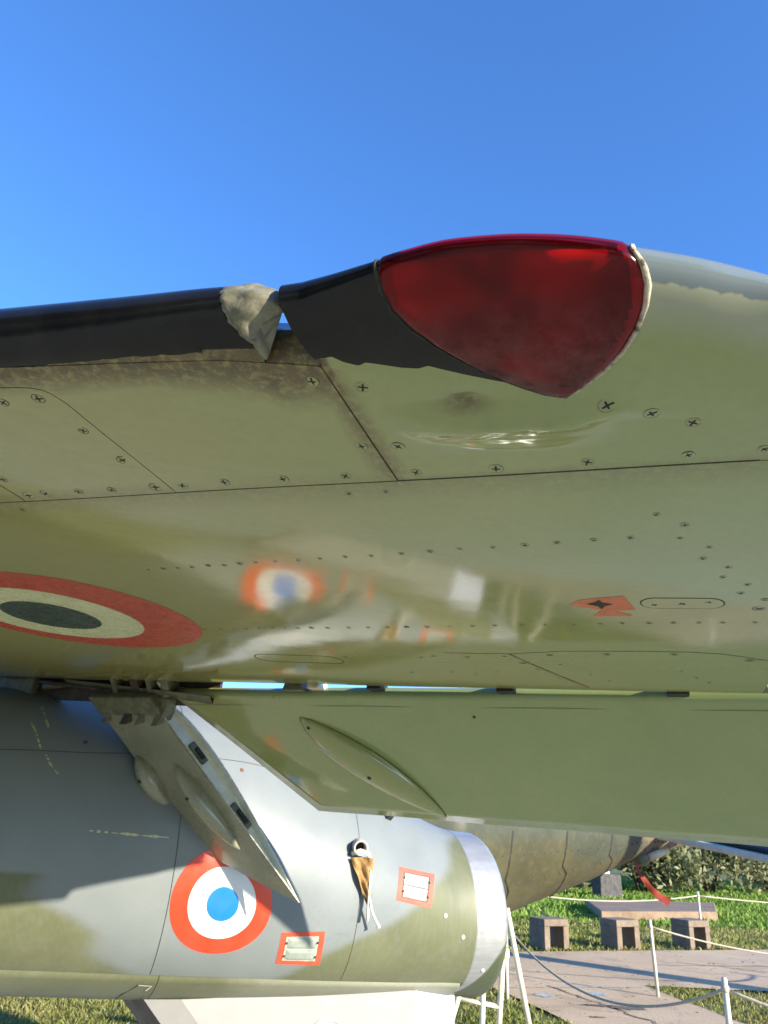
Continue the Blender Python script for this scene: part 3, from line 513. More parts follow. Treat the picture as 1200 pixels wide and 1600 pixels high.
# screws: every head is a piece of its own
def screw_mesh(r, variant, dark):
    q = random.Random(variant*31+dark); V, F, fm = [], [], []
    def ringf(r0, r1, z0, z1, mi, a0=0, a1=2*math.pi, n=18):
        o = len(V)
        for k in range(n+1):
            t = a0+(a1-a0)*k/n; V.append((r0*math.cos(t), r0*math.sin(t), z0)); V.append((r1*math.cos(t), r1*math.sin(t), z1))
        for k in range(n): F.append((o+2*k, o+2*k+1, o+2*k+3, o+2*k+2)); fm.append(mi)
    if dark: ringf(r, r*1.10, .0002, .0002, 1)
    else:
        a = q.random()*6; ringf(r*.98, r*1.07, .0003, .0002, 2, a, a+3.4); ringf(r, r*1.05, .0002, .0002, 1, a+3.3, a+6.2)
    ringf(r*.0001, r*.93, .0006, .0004, 0); ringf(r*.93, r, .0004, .0001, 0)
    o = len(V); pts = []
    for k in range(4):                                   # worn cross recess
        t = k*math.pi/2+(q.random()-.5)*.25; L = r*(.56+.34*q.random()); wv = .30
        pts.append((L*math.cos(t-.17), L*math.sin(t-.17))); pts.append((L*math.cos(t+.17), L*math.sin(t+.17)))
        pts.append((r*.22*math.cos(t+math.pi/4), r*.22*math.sin(t+math.pi/4)))
    V.append((0, 0, .0008)); V.extend((x, y, .0008) for x, y in pts)
    for k in range(len(pts)): F.append((o, o+1+k, o+1+(k+1) % len(pts))); fm.append(1)
    me = mesh('screw', V, F, ['wing_paint', 'slot_dark', 'rim_light'], fm, smooth=False); fattr(me, 'brown', [.85 if dark else .35]*len(V)); fattr(me, 'grime', [.1]*len(V)); return me
SCR = {}
for kind, r in (('big', .0100), ('md', .0105), ('sm', .0068)):
    for v in range(4):
        for dk in (0, 1): SCR[kind, v, dk] = screw_mesh(r*(.92+.05*v), v, dk)
k = 0
for kind in ('big', 'md', 'sm'):
    for (u, v) in D[kind]:
        dark = 1 if (kind == 'big' and u < -.8) or (kind == 'md') else 0
        o = link('screw', SCR[kind, k % 4, dark], wing); k += 1
        n = flatn(u, v); n = (n+Vector((random.gauss(0, .05), random.gauss(0, .05), 0))).normalized(); o.matrix_world = Matrix.Translation(flat(u, v, .0010 if kind != 'big' or u < -.39 else .0002)) @ n.to_track_quat('Z', 'Y').to_matrix().to_4x4() @ Matrix.Rotation(random.random()*1.5, 4, 'Z') @ Matrix.Scale(random.uniform(.84, 1.1), 4)
# the painted roundel and the orange stencil on the lower skin
def disc_rings(c, radii, mats, off, n=72, nr=4, ku=1.0, cx=(0, 0, 0)):
    V, F, fm = [], [], []; rs = []
    edges = [0.0]+radii
    for q in range(len(radii)):
        o = len(V)
        for i in range(nr+1):
            r = edges[q]+(edges[q+1]-edges[q])*i/nr; sh_ = (cx[q-1] if q else 0)+(cx[q]-(cx[q-1] if q else 0))*i/nr
            for j in range(n): V.append(flat(c[0]+sh_+ku*max(r, 1e-4)*math.cos(2*math.pi*j/n), c[1]+max(r, 1e-4)*math.sin(2*math.pi*j/n), off))
        for i in range(nr):
            for j in range(n):
                a = o+i*n+j; b = o+i*n+(j+1) % n; F.append((a, b, b+n, a+n)); fm.append(q)
    return V, F, fm
V, F, fm = disc_rings(D['rnd'][:2], [D['rnd'][5], D['rnd'][4], D['rnd'][3]], None, .0015, ku=D['rnd'][2], cx=[.0, .01, .065])
link('roundel', mesh('roundel', V, F, ['roundel_green', 'roundel_cream', 'roundel_red'], fm, normals=[(0, 0, -1)]*len(V)), wing, 'red, cream and dark green roundel under the wing')
def poly_decal(name, P, mat, off):
    bm = bmesh.new(); bm.faces.new([bm.verts.new((u, v, 0)) for u, v in P]); bmesh.ops.triangulate(bm, faces=bm.faces[:]); bm.verts.index_update()
    V = [flat(q.co.x, q.co.y, off) for q in bm.verts]; F = [tuple(q.index for q in f.verts) for f in bm.faces]; bm.free()
    return link(name, mesh(name, V, F, mat, smooth=False), wing)
poly_decal('stencil_mark', [tuple(p) for p in D['sticker']], 'orange_stencil', .0014)
poly_decal('stencil_star', [tuple(p) for p in D['stickhole']], 'slot_dark', .0018)

# leading edge: black boots, red lamp, sealant, putty
def bound(L, u):
    return float(np.interp(u, [p[0] for p in L], [p[1] for p in L]))
def le_patch(name, us, lo, hi, seg, off, mat, ns=40, edge=True):
    V, F, N = [], [], []
    for u in us:
        s0, s1 = lo(u), hi(u)
        for j in range(ns+1):
            t = j/ns; s = s0+(s1-s0)*t; o_ = off*min(1, t*ns/2.0) if edge else off
            V.append(W(u, s, seg, o_)); N.append(WN(u, s, seg))
    m_ = ns+1
    for i in range(len(us)-1):
        for j in range(ns): a = i*m_+j; F.append((a, a+1, a+m_+1, a+m_))
    return mesh(name, V, F, mat, normals=N)
bl_, br_ = sorted(map(tuple, D['bootl'])), sorted(map(tuple, D['bootr']))
rag = lambda u: .010*math.sin(u*41)+.009*math.sin(u*137+1)+.008*math.sin(u*330)+.006*math.sin(u*710)
pu = sorted((sv, uv) for uv, sv in D['putty'])
def pu_u(sv): return float(np.interp(sv, [q[0] for q in pu], [q[1] for q in pu]))
V, F, N = [], [], []; ub_ = np.r_[np.linspace(-2.9, -1.2, 15), np.linspace(-1.18, -.56, 60), np.linspace(-.55, 0, 14)]; nsb = 46
for u in ub_:
    s0 = bound(bl_, min(u, U1))+rag(min(u, U1))
    for j in range(nsb+1):
        t = j/nsb; sv = s0+(-math.pi*.97-s0)*t; uu = u if u <= -.56 else -.56+(pu_u(sv)+.56)*(u+.55)/.55 if u > -.55 else u
        V.append(W(uu, sv, 'left', .0016*min(1, t*nsb/2))); N.append(WN(uu, sv, 'left'))
m_ = nsb+1
for i in range(len(ub_)-1):
    for j in range(nsb): a = i*m_+j; F.append((a, a+1, a+m_+1, a+m_))
link('leading_edge_boot', mesh('leading_edge_boot', V, F, 'black_rubber', normals=N), wing, 'long black rubber leading edge boot inboard')
bs = sorted((sv, uv) for uv, sv in D['bootstart'])
V, F, N = [], [], []; nsb = 56
for i, t0 in enumerate(np.linspace(0, 1, 72)):
    ue = -.3963+(-.088+.3963)*t0; s0 = bound(br_, ue)
    for j in range(nsb+1):
        t = j/nsb; sv = s0+(-math.pi*.97-s0)*t; st = float(np.interp(sv, [q[0] for q in bs], [q[1] for q in bs])); uu = st+(lensU(LL, sv)+.003-st)*t0
        V.append(W(uu, sv, 'main', .0016*min(1, t*nsb/2))); N.append(WN(uu, sv, 'main'))
m_ = nsb+1; F = [(i*m_+j, i*m_+j+1, (i+1)*m_+j+1, (i+1)*m_+j) for i in range(71) for j in range(nsb)]
link('leading_edge_boot', mesh('leading_edge_boot', V, F, 'black_rubber', normals=N), wing, 'black rubber leading edge boot beside the red lamp')
link('slot_strip', le_patch('slot_strip', np.linspace(U1, U2, 6), lambda u: D['slot_lo'][0][1]-.05, lambda u: -2.9, 'slot', .0012, 'sky_metal', 24), wing)
def us_patch(name, Lp, Rp, off0, offm, mat, nu=40, ns=50, top=-2.75, seg='main', wtop=None):
    """patch between two edge curves of the skin, bulging outwards"""
    Lp = sorted(map(tuple, Lp), key=lambda p: p[1]); Rp = sorted(map(tuple, Rp), key=lambda p: p[1])
    def cu(P, s): return float(np.interp(s, [p[1] for p in P], [p[0] for p in P]))
    sb = max(Lp[-1][1], Rp[-1][1])
    V, F, A = [], [], []
    for j in range(ns+1):
        s = sb+(top-sb)*(j/ns)**1.15
        a, b = cu(Lp, s), cu(Rp, s)
        for i in range(nu+1):
            t = i/nu; u = a+(b-a)*t
            o_ = off0+offm*min(1, (4*t*(1-t))**.5*1.1)*min(1, (j/ns)*5+.02)
            if t in (0, 1) or j == 0: o_ = .0
            V.append(W(u, s, seg, o_)); A.append(max(0, 1-(-s)/1.0))
    m_ = nu+1
    for j in range(ns):
        for i in range(nu): q = j*m_+i; F.append((q, q+1, q+1+m_, q+m_))
    me = mesh(name, V, F, mat); return me, A
me, A = us_patch('navigation_lamp', D['lensL'], D['lensR'], .003, .0045, 'red_lens'); fattr(me, 'grime', A)
INNER = [(u+.006, s-.04) for u, s in D['lensL']]; INNER2 = [(u-.006, s-.04) for u, s in D['lensR']]
me2, _ = us_patch('lamp_interior', INNER, INNER2, -.003, -.009, 'lamp_interior', nu=30, ns=36, top=-2.65)
fattr(me2, 'dark', [sstep(.50, .98, i/30) for j in range(37) for i in range(31)]); link('lamp_interior', me2, wing)
lens = link('navigation_lamp', me, wing, 'red glass navigation lamp faired into the wingtip')
me, A = us_patch('lamp_sealant', D['lensR'], D['seal'], .0026, .0008, 'sealant', nu=5); link('lamp_sealant', me, wing)
Lw = [(u-(.0035 if s > -1.3 else .006), s+.004) for u, s in D['lensL']]
me, A = us_patch('lamp_sealant', Lw, [(u+.0006, s) for u, s in D['lensL']], .0030, .0006, 'seam_dark', nu=3); link('lamp_sealant', me, wing, 'dirty dark joint along the lower edge of the lamp')
# grey putty rounding off the outboard end of the stepped leading edge
pu = sorted((sv, uv) for uv, sv in D['putty'])
def pu_u(sv): return float(np.interp(sv, [q[0] for q in pu], [q[1] for q in pu]))
V, F = [], []; nj, ni = 60, 16
for j in range(nj+1):
    sv = -.16-(2.75-.16)*j/nj; ua = pu_u(sv)+.0015*math.sin(sv*23)+.001*math.sin(sv*51); ub = U1+.012+.042*sstep(-.75, -1.35, sv)
    vt_, a_, b_ = le_par(U1, 'left'); ctr_ = Vector(wpt(U1, vt_-a_*.25)); ctr_.z += b_*.8
    for i in range(ni+1):
        t = i/ni; u = ua+(ub-ua)*t; p = Vector(W(min(u, U1+.045), sv, 'left', .0026*(1 if 0 < t else .2)))
        c2 = ctr_+Vector((EU[0], EU[1], 0))*(u-U1)
        k = 1-.42*max(0, (t-.45)/.55)**1.6 if sv < -.5 else 1-.30*max(0, (t-.5)/.5)**2
        p = c2+(p-c2)*k
        amp = .0011*min(1, 4*t)*min(1, 3*(1-t)+.3)
        p += WN(min(u, U1), sv, 'left')*amp*(math.sin(u*130+sv*6)+.9*math.sin(sv*11-u*70)+.25*math.sin(u*330+sv*23))
        V.append(p)
m_ = ni+1
for j in range(nj):
    for i in range(ni): a = j*m_+i; F.append((a, a+1, a+m_+1, a+m_))
o = len(V); edge = [V[j*m_+ni] for j in range(nj+1)]; cc_ = sum(edge, Vector())/len(edge)
for r in (.75, .4, .02):
    for p in edge: V.append(cc_+(p-cc_)*r+Vector((EU[0], EU[1], 0))*.004*(1-r))
prev = [j*m_+ni for j in range(nj+1)]
for k in range(3):
    cur = [o+k*(nj+1)+j for j in range(nj+1)]
    for j in range(nj): F.append((prev[j], cur[j], cur[j+1], prev[j+1]))
    prev = cur
link('end_cap', mesh('end_cap', V, F, 'putty'), wing, 'lumpy grey putty cap on the stepped leading edge')

# ------------------------------------------------------------------ aileron, flap and the gap behind the wing
al, ar_, aTE = Vector(D['al']), Vector(D['ar']), Vector(D['aTE'])
hd = (ar_-al).normalized(); ec = (aTE-al); ACH = ec.length; ec.normalize(); an = hd.cross(ec).normalized()
if an.z > 0: an = -an                                    # points down, out of the lower skin
def ap(h, c, o=0.0): return al+hd*h+ec*c+an*o
def a_thick(c): t = max(0, min(1, c/ACH)); return .052*(1-t)+.004
V, F, N = [], [], []
prof = [(c, 0.0) for c in np.linspace(ACH, .02, 14)]+[(.012-.030*math.sin(t)*.9, -.026+.026*math.cos(t)) for t in np.linspace(.15, math.pi-.1, 10)]+[(c, -a_thick(c)) for c in np.linspace(.03, ACH, 12)]
hs = list(np.linspace(0, 2.46, 40)); rings = []
for h in hs:
    rings.append([ap(h*(1-.25*max(0, c)/ACH*(h/2.46)**3), c, o-.0015*math.sin(h*9+c*5)) for c, o in prof])
v, f = loft(rings, True, True)
ame = mesh('aileron', v, f, 'wing_paint'); ame.polygons.foreach_set('use_smooth', [len(p.vertices) == 4 for p in ame.polygons])
fattr(ame, 'grime', [.0]*len(v)); fattr(ame, 'brown', [max(0.0, .75-(q-al).dot(hd)*1.0) if isinstance(q, Vector) else 0 for q in v])
aileron = under(link('aileron', ame, label='drooped green aileron behind the wing'), jet)
def spindle(fr, L, wd, ht, nL=26, nW=14, sharp=.75):
    """pointed blister lying on a skin; fr(x along, y across, z out)"""
    V, F = [], []
    for i in range(nL+1):
        x = i/nL; e = (math.sin(math.pi*min(1, x**.85)))**sharp if 0 < x < 1 else 0.0
        for j in range(nW+1):
            t = math.pi*j/nW; V.append(fr(x*L, -wd*e*math.cos(t), ht*e*math.sin(t)**.8-.0005))
    for i in range(nL):
        for j in range(nW): a = i*(nW+1)+j; F.append((a, a+1, a+nW+2, a+nW+1))
    return V, F
fh0, fc0, fh1, fc1 = .515, .125, .615, .775
fd = Vector((fh1-fh0, fc1-fc0)); FL = fd.length; fd.normalize(); fp = Vector((-fd.y, fd.x))
def afr(x, y, z): return ap(fh0+fd.x*x+fp.x*y, fc0+fd.y*x+fp.y*y, z)
v, f = spindle(afr, FL, .105, .055)
fme = mesh('fairing', v, f, 'wing_paint'); fattr(fme, 'grime', [0]*len(v)); fattr(fme, 'brown', [.35]*len(v))
fair = link('fairing', fme, aileron, 'leaf shaped blister on the aileron')
def sheet_line(name, pts, wd, mat, nrm, parent):
    V, F = [], []; pts = [Vector(p) for p in pts]
    for i, p in enumerate(pts):
        t = (pts[min(i+1, len(pts)-1)]-pts[max(i-1, 0)]).normalized(); b = t.cross(nrm).normalized()*wd; V += [p-b, p+b]
    F = [(2*i, 2*i+1, 2*i+3, 2*i+2) for i in range(len(pts)-1)]
    return link(name, mesh(name, V, F, mat), parent)
for sgn in (-1, 1):
    pts = [afr(x*FL, sgn*.105*(math.sin(math.pi*min(1, x**.85)))**.75, .0016) for x in np.linspace(.0, .995, 30)]
    sheet_line('panel_joint', pts, .0022, 'seam_dark', an, aileron)
def dot(name, p, n, r, mat, parent, h=.003):
    n = Vector(n).normalized(); a = n.orthogonal().normalized(); b = n.cross(a); p = Vector(p)
    V = [p+n*h]+[p+(a*math.cos(t)+b*math.sin(t))*r+n*h*.7 for t in np.linspace(0, 2*math.pi, 11)[:-1]]+[p+(a*math.cos(t)+b*math.sin(t))*r*1.1-n*.001 for t in np.linspace(0, 2*math.pi, 11)[:-1]]
    F = [(0, 1+i, 1+(i+1) % 10) for i in range(10)]+[(1+i, 11+i, 11+(i+1) % 10, 1+(i+1) % 10) for i in range(10)]
    return link(name, mesh(name, V, F, mat), parent)
dot('screw', afr(FL*.07, .0, .024), an, .006, 'slot_dark', aileron); dot('screw', afr(FL*.5, .0, .054), an, .008, 'slot_dark', aileron)
dot('screw', ap(1.252, .108, .001), an, .006, 'rust', aileron)
sheet_line('panel_joint', [ap(h, .30*0+c_, .0012) for h, c_ in ((.50, .0), (.515, .13))], .002, 'seam_dark', an, aileron)
sheet_line('panel_joint', [ap(h, .055+.0, .0006) for h in np.linspace(.0, 2.25, 20)], .0012, 'screw_paint', an, aileron)

fb, fT = Vector(D['fb']), Vector(D['fTE']); fe = (fT-fb); FLn = fe.length; fe.normalize(); fn = -(fe.cross(hd)).normalized()
if fn.z < 0: fn = -fn                                    # upper side
FW = .345
def flp(h, t, o=0.0):
    """h inboard 0..1, t chord 0..1, o towards the upper side; the trailing edge is cut square to the fuselage"""
    L = FLn*(1-.225*h)
    return fb-hd*(FW*h)+fe*(L*t)+fn*o
def f_up(t): return .112*(math.sin(math.pi*min(1, (t*.93+.07)**.62)))**.85*(1-t*.15) if t < 1 else .0
ts = np.linspace(0, 1, 30)
V, F = [], []
for h in np.linspace(0, 1, 8):
    V += [flp(h, t, -.002-.004*math.sin(t*7+h*3)) for t in ts]
nT = len(ts); F = [(i*nT+j, i*nT+j+1, (i+1)*nT+j+1, (i+1)*nT+j) for i in range(7) for j in range(nT-1)]
V2, F2 = [], []
for h in np.linspace(0, 1, 8):
    V2 += [flp(h, t, max(.003, f_up(t))) for t in ts]
v, f = join((V, F), (V2, F))
fl = under(link('flap', mesh('flap', v, f, 'flap_paint'), label='lowered grey green flap with an open end'), jet)
# thickness strips of the two skins at the open end, and the pocket between them
def strip(name, a, b, mat, parent):
    n = len(a); return link(name, mesh(name, list(a)+list(b), [(i, i+1, n+i+1, n+i) for i in range(n-1)], mat), parent)
e0 = hd*.004
strip('skin_edge', [flp(0, t, -.002)+e0*.2 for t in ts], [flp(0, t, .004)+e0*.2 for t in ts], 'chipped_edge', fl)
strip('skin_edge', [flp(0, t, max(.003, f_up(t)))+e0*.2 for t in ts], [flp(0, t, max(.003, f_up(t)-.009*(1-t*.3)))+e0*.2 for t in ts], 'chipped_edge', fl)
pk = .10
strip('end_rib', [flp(pk, t, .004) for t in ts], [flp(pk, t, max(.004, f_up(t)-.004)) for t in ts], 'flap_inside', fl)
strip('lower_pocket', [flp(0, t, .004) for t in ts], [flp(pk, t, .004) for t in ts], 'flap_inside', fl)
strip('upper_pocket', [flp(0, t, max(.004, f_up(t)-.005)) for t in ts], [flp(pk, t, max(.004, f_up(t)-.005)) for t in ts], 'flap_inside', fl)
for t0, ln in ((.26, .05), (.59, .06)):
    c = flp(pk*.75, t0, f_up(t0)*.5)
    v, f = box(c, fe*ln, hd*.006, fn*.018); link('rib_bracket', bev('rib_bracket', (v, f), 'bracket_olive', .003), fl)
    v, f = box(c+hd*.012, fe*ln*.55, hd*.004, fn*.010); link('rib_bracket', bev('rib_bracket', (v, f), 'slot_dark', .002), fl)
for (h0, t0, h1, t1, wd) in ((.38, .30, .32, .80, .042), (.93, .31, .99, .72, .045)):
    p0, p1 = flp(h0, t0), flp(h1, t1); dx = (p1-p0); L = dx.length; dx.normalize(); dy = fn.cross(dx).normalized()
    fr = lambda x, y, z, p0=p0, dx=dx, dy=dy: p0+dx*x+dy*y-fn*z
    v, f = spindle(fr, L, wd, .062); q = link('fairing', mesh('fairing', v, f, 'flap_paint'), fl)
    dot('screw', fr(L*.32, 0, .060), -fn, .007, 'slot_dark', fl)
# flap bay: dark recess, rails and hinge arms in the gap behind the wing
def wr(u, dv, dz): p = wpt(u, hinge_v(u)+dv); return Vector((p[0], p[1], p[2]+dz))
u0, u1 = -2.60, -1.78
v, f = loft([[wr(u, .004, -.004), wr(u, .03, .0), wr(u, .16, .04), wr(u, .16, .16), wr(u, -.02, .16)] for u in np.linspace(u0-.35, u1+.1, 8)], False, False)
bay = under(link('flap_bay', mesh('flap_bay', v, f, 'bay_brown', smooth=False)), jet)
v, f = loft([[wr(u, .09, -.09+.05*sstep(-2.2, -1.8, u)), wr(u, .09, .17), wr(u, .11, .17), wr(u, .11, -.09)] for u in np.linspace(-3.2, -1.72, 8)], True, True)
link('rear_spar', mesh('rear_spar', v, f, 'bay_brown', smooth=False), bay)
# hanging lip of the wing root panel
v, f = box(wr(-2.93, .035, -.05), Vector(EU_+(0,))*.155, Vector(EV_+(0,))*.02, Vector((0, 0, .055)))
root = under(link('root_panel', bev('root_panel', (v, f), 'bracket_olive', .006)), jet)
v, f = tube([wr(u, .06+.02*math.sin(q*3), -.035-.045*q+.05*math.sin(q*3.1)) for u, q in zip(np.linspace(-2.72, -1.98, 14), np.linspace(0, 1, 14))], .016, 8)
link('flap_track', mesh('flap_track', v, f, 'bracket_olive'), bay)
v, f = tube([wr(u, .05, -.012-.055*q) for u, q in zip(np.linspace(-2.75, -1.92, 8), np.linspace(0, 1, 8))], .011, 8)
link('flap_track', mesh('flap_track', v, f, 'bay_brown'), bay)
for k, (u, h_, mt, th) in enumerate(((-2.22, .95, 'bracket_olive', .012), (-2.10, .62, 'bay_brown', .02), (-2.02, .40, 'bracket_olive', .012), (-1.93, .12, 'bracket_olive', .018))):
    a = wr(u, .0, .02); b = flp(h_, .03, .0)+fe*.03; d_ = (b-a); L_ = d_.length; d_.normalize(); sd_ = d_.cross(hd).normalized()
    rings = []
    for i in range(9):
        t = i/8; c = a+d_*(L_*t)-sd_*.035*math.sin(math.pi*t); w_ = .030+.030*abs(t-.45)
        rings.append([c-hd*th-sd_*w_, c+hd*th-sd_*w_, c+hd*th+sd_*w_, c-hd*th+sd_*w_])
    v, f = loft(rings); link('hinge_arm', bev('hinge_arm', (v, f), mt, .003), bay)
v, f = tube([wr(-2.0, .02, .0), wr(-2.0, .06, -.03), flp(.45, .0, .03)], .010, 8); link('hinge_bolt', mesh('hinge_bolt', v, f, 'bracket_cream'), bay)
v, f = box(flp(.5, .0, .02)-fe*.03, hd*FW*.52, fe*.05, fn*.03); link('hinge_beam', bev('hinge_beam', (v, f), 'bracket_olive', .012), bay)
# sloping closing strip at the end of the shroud
a, b = wr(-2.55, .004, -.004), wr(-1.72, .02, -.055)
v, f = loft([[a+(b-a)*q, a+(b-a)*q+Vector((.01, .03, -.012-.016*q)), a+(b-a)*q+Vector((.01, .05, .03))] for q in np.linspace(0, 1, 6)], False, False)
link('shroud_strip', mesh('shroud_strip', v, f, 'bracket_olive'), bay)
# hinge brackets bridging the gap between wing and aileron
for i, p in enumerate(D['brk']):
    p = Vector(p); wd = (.045, .030, .032, .034, .028)[i]
    v, f = box(p+Vector((0, .03, .016)), hd*wd, Vector(EV_+(0,))*.05, Vector((0, 0, .020)), .8)
    o = link('hinge_bracket', bev('hinge_bracket', (v, f), 'bracket_cream' if i == 4 else 'slot_dark' if i else 'bracket_olive', .005), aileron)
# ------------------------------------------------------------------ fuselage
FWd = Vector((math.cos(math.radians(24)), math.sin(math.radians(24)), 0)); FN = Vector((FWd.y, -FWd.x, 0)); FE = Vector(D['E'])
SV, ZV, RV = [q[0] for q in D['ST']]+[4.2, 6.0], [q[1] for q in D['ST']]+[1.56, 1.56], [q[2] for q in D['ST']]+[.60, .56]
from_s = lambda s: (float(np.interp(s, SV, ZS)), float(np.interp(s, SV, RS)))
fs_ = np.linspace(-.1, 6, 611); kk = np.exp(-.5*(np.arange(-20, 21)/8.)**2); kk /= kk.sum()
ZS_ = np.convolve(np.pad(np.interp(fs_, SV, ZV), 20, mode='reflect', reflect_type='odd'), kk, 'valid'); RS_ = np.convolve(np.pad(np.interp(fs_, SV, RV), 20, mode='reflect', reflect_type='odd'), kk, 'valid')
def fpt(s, ph, off=0.0):
    z, r = float(np.interp(s, fs_, ZS_)), float(np.interp(s, fs_, RS_))+off; k = 1.1-.06*sstep(1.75, 2.35, s) if math.sin(ph) > 0 else 1.0
    p = FE-FWd*s+FN*(r*math.cos(ph)); return Vector((p.x, p.y, z+r*math.sin(ph)*k))
def fnm(s, ph):
    e = 1e-3; return (fpt(s, ph+e)-fpt(s, ph-e)).cross(fpt(s+e, ph)-fpt(s-e, ph)).normalized()*(-1 if (fpt(s, ph+e)-fpt(s, ph-e)).cross(fpt(s+e, ph)-fpt(s-e, ph)).dot(FN*math.cos(ph)+Vector((0, 0, math.sin(ph)))) < 0 else 1)
def interp2(L, ph): L = sorted((p, s) for s, p in L); return float(np.interp(ph, [q[0] for q in L], [q[1] for q in L]))
cR, cL = [tuple(p) for p in D['camoR']], [tuple(p) for p in D['camoL']]
pipe_c = fpt(*D['pipe'])
def camo(s, ph):
    sb = interp2(cR, ph) if ph < .33 else .41-.25*(ph-.33)
    c = 1-sstep(-.045, .05, s-sb-.02*math.sin(ph*9))
    if ph < -.2:
        sl = interp2(cL, ph); c = max(c, sstep(-.06, .08, s-sl-.03*math.sin(ph*14)))
    c = max(c, .85*sstep(2.9, 3.3, s)*sstep(.4, .1, abs(ph+.1)))
    return c
def scratch(p):
    d = (Vector(p)-pipe_c); 
    if d.z > -.1: return 0
    r = d.length; return .55*max(0, math.cos(r*2*math.pi/.035))**6*sstep(.22, .34, r)*(1-sstep(.43, .46, r))*sstep(-.05, -.22, d.z)
SECT = [(.196, .925), (.928, 1.838), (1.841, 3.02), (3.023, 4.2), (4.203, 6.0)]
KA = -.885
v, f = loft([[fpt(s, ph, -.004) for ph in np.linspace(-math.pi, math.pi, 49)[:-1]] for s in np.linspace(.06, 5.99, 40)])
fus = under(link('fuselage', mesh('fuselage', v, f, 'seam_dark'), label='blue grey rear fuselage with olive camouflage patches'), jet)
for (a, b) in SECT:
    ss = np.linspace(a, b, max(8, int((b-a)/.012))); ph_ = np.linspace(KA, math.pi-KA, 170)
    V, N, A, S2, F = [], [], [], [], []
    for s in ss:
        for ph in ph_: p = fpt(s, ph); V.append(p); N.append(fnm(s, ph)); A.append(camo(s, ph) if ph < 1.6 else 0); S2.append(scratch(p))
    m_ = len(ph_); F = [(i*m_+j, (i+1)*m_+j, (i+1)*m_+j+1, i*m_+j+1) for i in range(len(ss)-1) for j in range(m_-1)]
    me = mesh('skin_panel', V, F, 'fuselage_paint', normals=N); fattr(me, 'camo', A); fattr(me, 'scratch', S2); link('skin_panel', me, fus)
def kr(s): return .010*sstep(.30, .55, s)
KS = [(.21, 1.795), (1.798, 2.6), (2.603, 6.0)]
for (a, b) in KS:
    ss = np.linspace(a, b, max(6, int((b-a)/.02))); ph_ = np.linspace(-math.pi-KA+.0, KA, 60); V, A, F = [], [], []
    for s in ss:
        for ph in ph_:
            q = (ph-KA)/(-math.pi-2*KA); V.append(fpt(s, ph, -.004+.012*sstep(0, .03, q)*sstep(0, .03, 1-q)))
            A.append(min(1, .25+.75*sstep(1.25, 1.7, s)-.2*math.sin(s*3)))
    m_ = len(ph_); F = [(i*m_+j, i*m_+j+1, (i+1)*m_+j+1, (i+1)*m_+j) for i in range(len(ss)-1) for j in range(m_-1)]
    me = mesh('keel_panel', V, F, 'keel_paint'); fattr(me, 'camo', A); fattr(me, 'scratch', [0]*len(V)); link('keel_panel', me, fus)
# tail pipe fairing: olive tail end below, bright ring, rolled lip
ph_ = np.linspace(-math.pi, math.pi, 129)[:-1]
prof_ = [(.198, -.003), (.194, 0)]+[(q, 0) for q in np.linspace(.185, .045, 18)]+[(.03, .001), (.015, -.004), (.0, -.014), (-.004, -.028), (.01, -.042), (.10, -.05), (.5, -.06)]
v, f = loft([[fpt(s, ph, .0015+o) for ph in ph_] for s, o in prof_], True, False)
rme = mesh('exhaust_ring', v, f, 'exhaust_metal'); fattr(rme, 'camo', [sstep(.03, -.03, ph+.12+(s/.19)*.95) if s > -.01 else .3 for s, o in prof_ for ph in ph_])
link('exhaust_ring', rme, fus, 'bright bare metal ring round the tail pipe')
V, F, A = [], [], []
v, f = loft([[fpt(s, ph, -.03) for ph in np.linspace(-math.pi, math.pi, 33)[:-1]] for s in (.5, .51)], True, True); link('tail_pipe', mesh('tail_pipe', v, f, 'soot'), fus)
# roundel on the fuselage side
rc = D['froundel']
def rpt(r, t, off):
    s0, p0 = rc; rad = float(np.interp(s0, fs_, RS_)); return fpt(s0-r*math.cos(t)/1.0, p0+r*math.sin(t)/rad, off)
V, F, fm = [], [], []; E_ = [0.0, .072, .152, .228]
for q in range(3):
    o = len(V)
    for i in range(6):
        r = E_[q]+(E_[q+1]-E_[q])*i/5
        V += [rpt(max(r, 1e-4), 2*math.pi*j/72, .0012) for j in range(72)]
    for i in range(5):
        for j in range(72): a = o+i*72+j; b = o+i*72+(j+1) % 72; F.append((a, b, b+72, a+72)); fm.append(q)
link('roundel', mesh('roundel', V, F, ['blue_paint', 'white_paint', 'red_paint'], fm), fus, 'red, white and blue roundel on the fuselage side')
# two small access hatches edged in red
def hatch(cn, nb, rot, horizontal):
    def q(a, b, off):
        s = [cn[k][0] for k in range(4)]; p = [cn[k][1] for k in range(4)]; w = ((1-a)*(1-b), a*(1-b), a*b, (1-a)*b)
        return fpt(sum(w[k]*s[k] for k in range(4)), sum(w[k]*p[k] for k in range(4)), off)
    m1 = .13
    V, F = [], []
    for lo, hi in (((0, 0), (1, m1)), ((0, 1-m1), (1, 1)), ((0, m1), (m1, 1-m1)), ((1-m1, m1), (1, 1-m1))):
        o = len(V); V += [q(lo[0]+(hi[0]-lo[0])*i/8, lo[1]+(hi[1]-lo[1])*j/8, .0014) for j in range(9) for i in range(9)]; F += [(o+j*9+i, o+j*9+i+1, o+j*9+i+10, o+j*9+i+9) for j in range(8) for i in range(8)]
    h = under(link('access_hatch', mesh('access_hatch', V, F, 'hatch_red', smooth=False), label=rot), jet)
    return h, q, m1
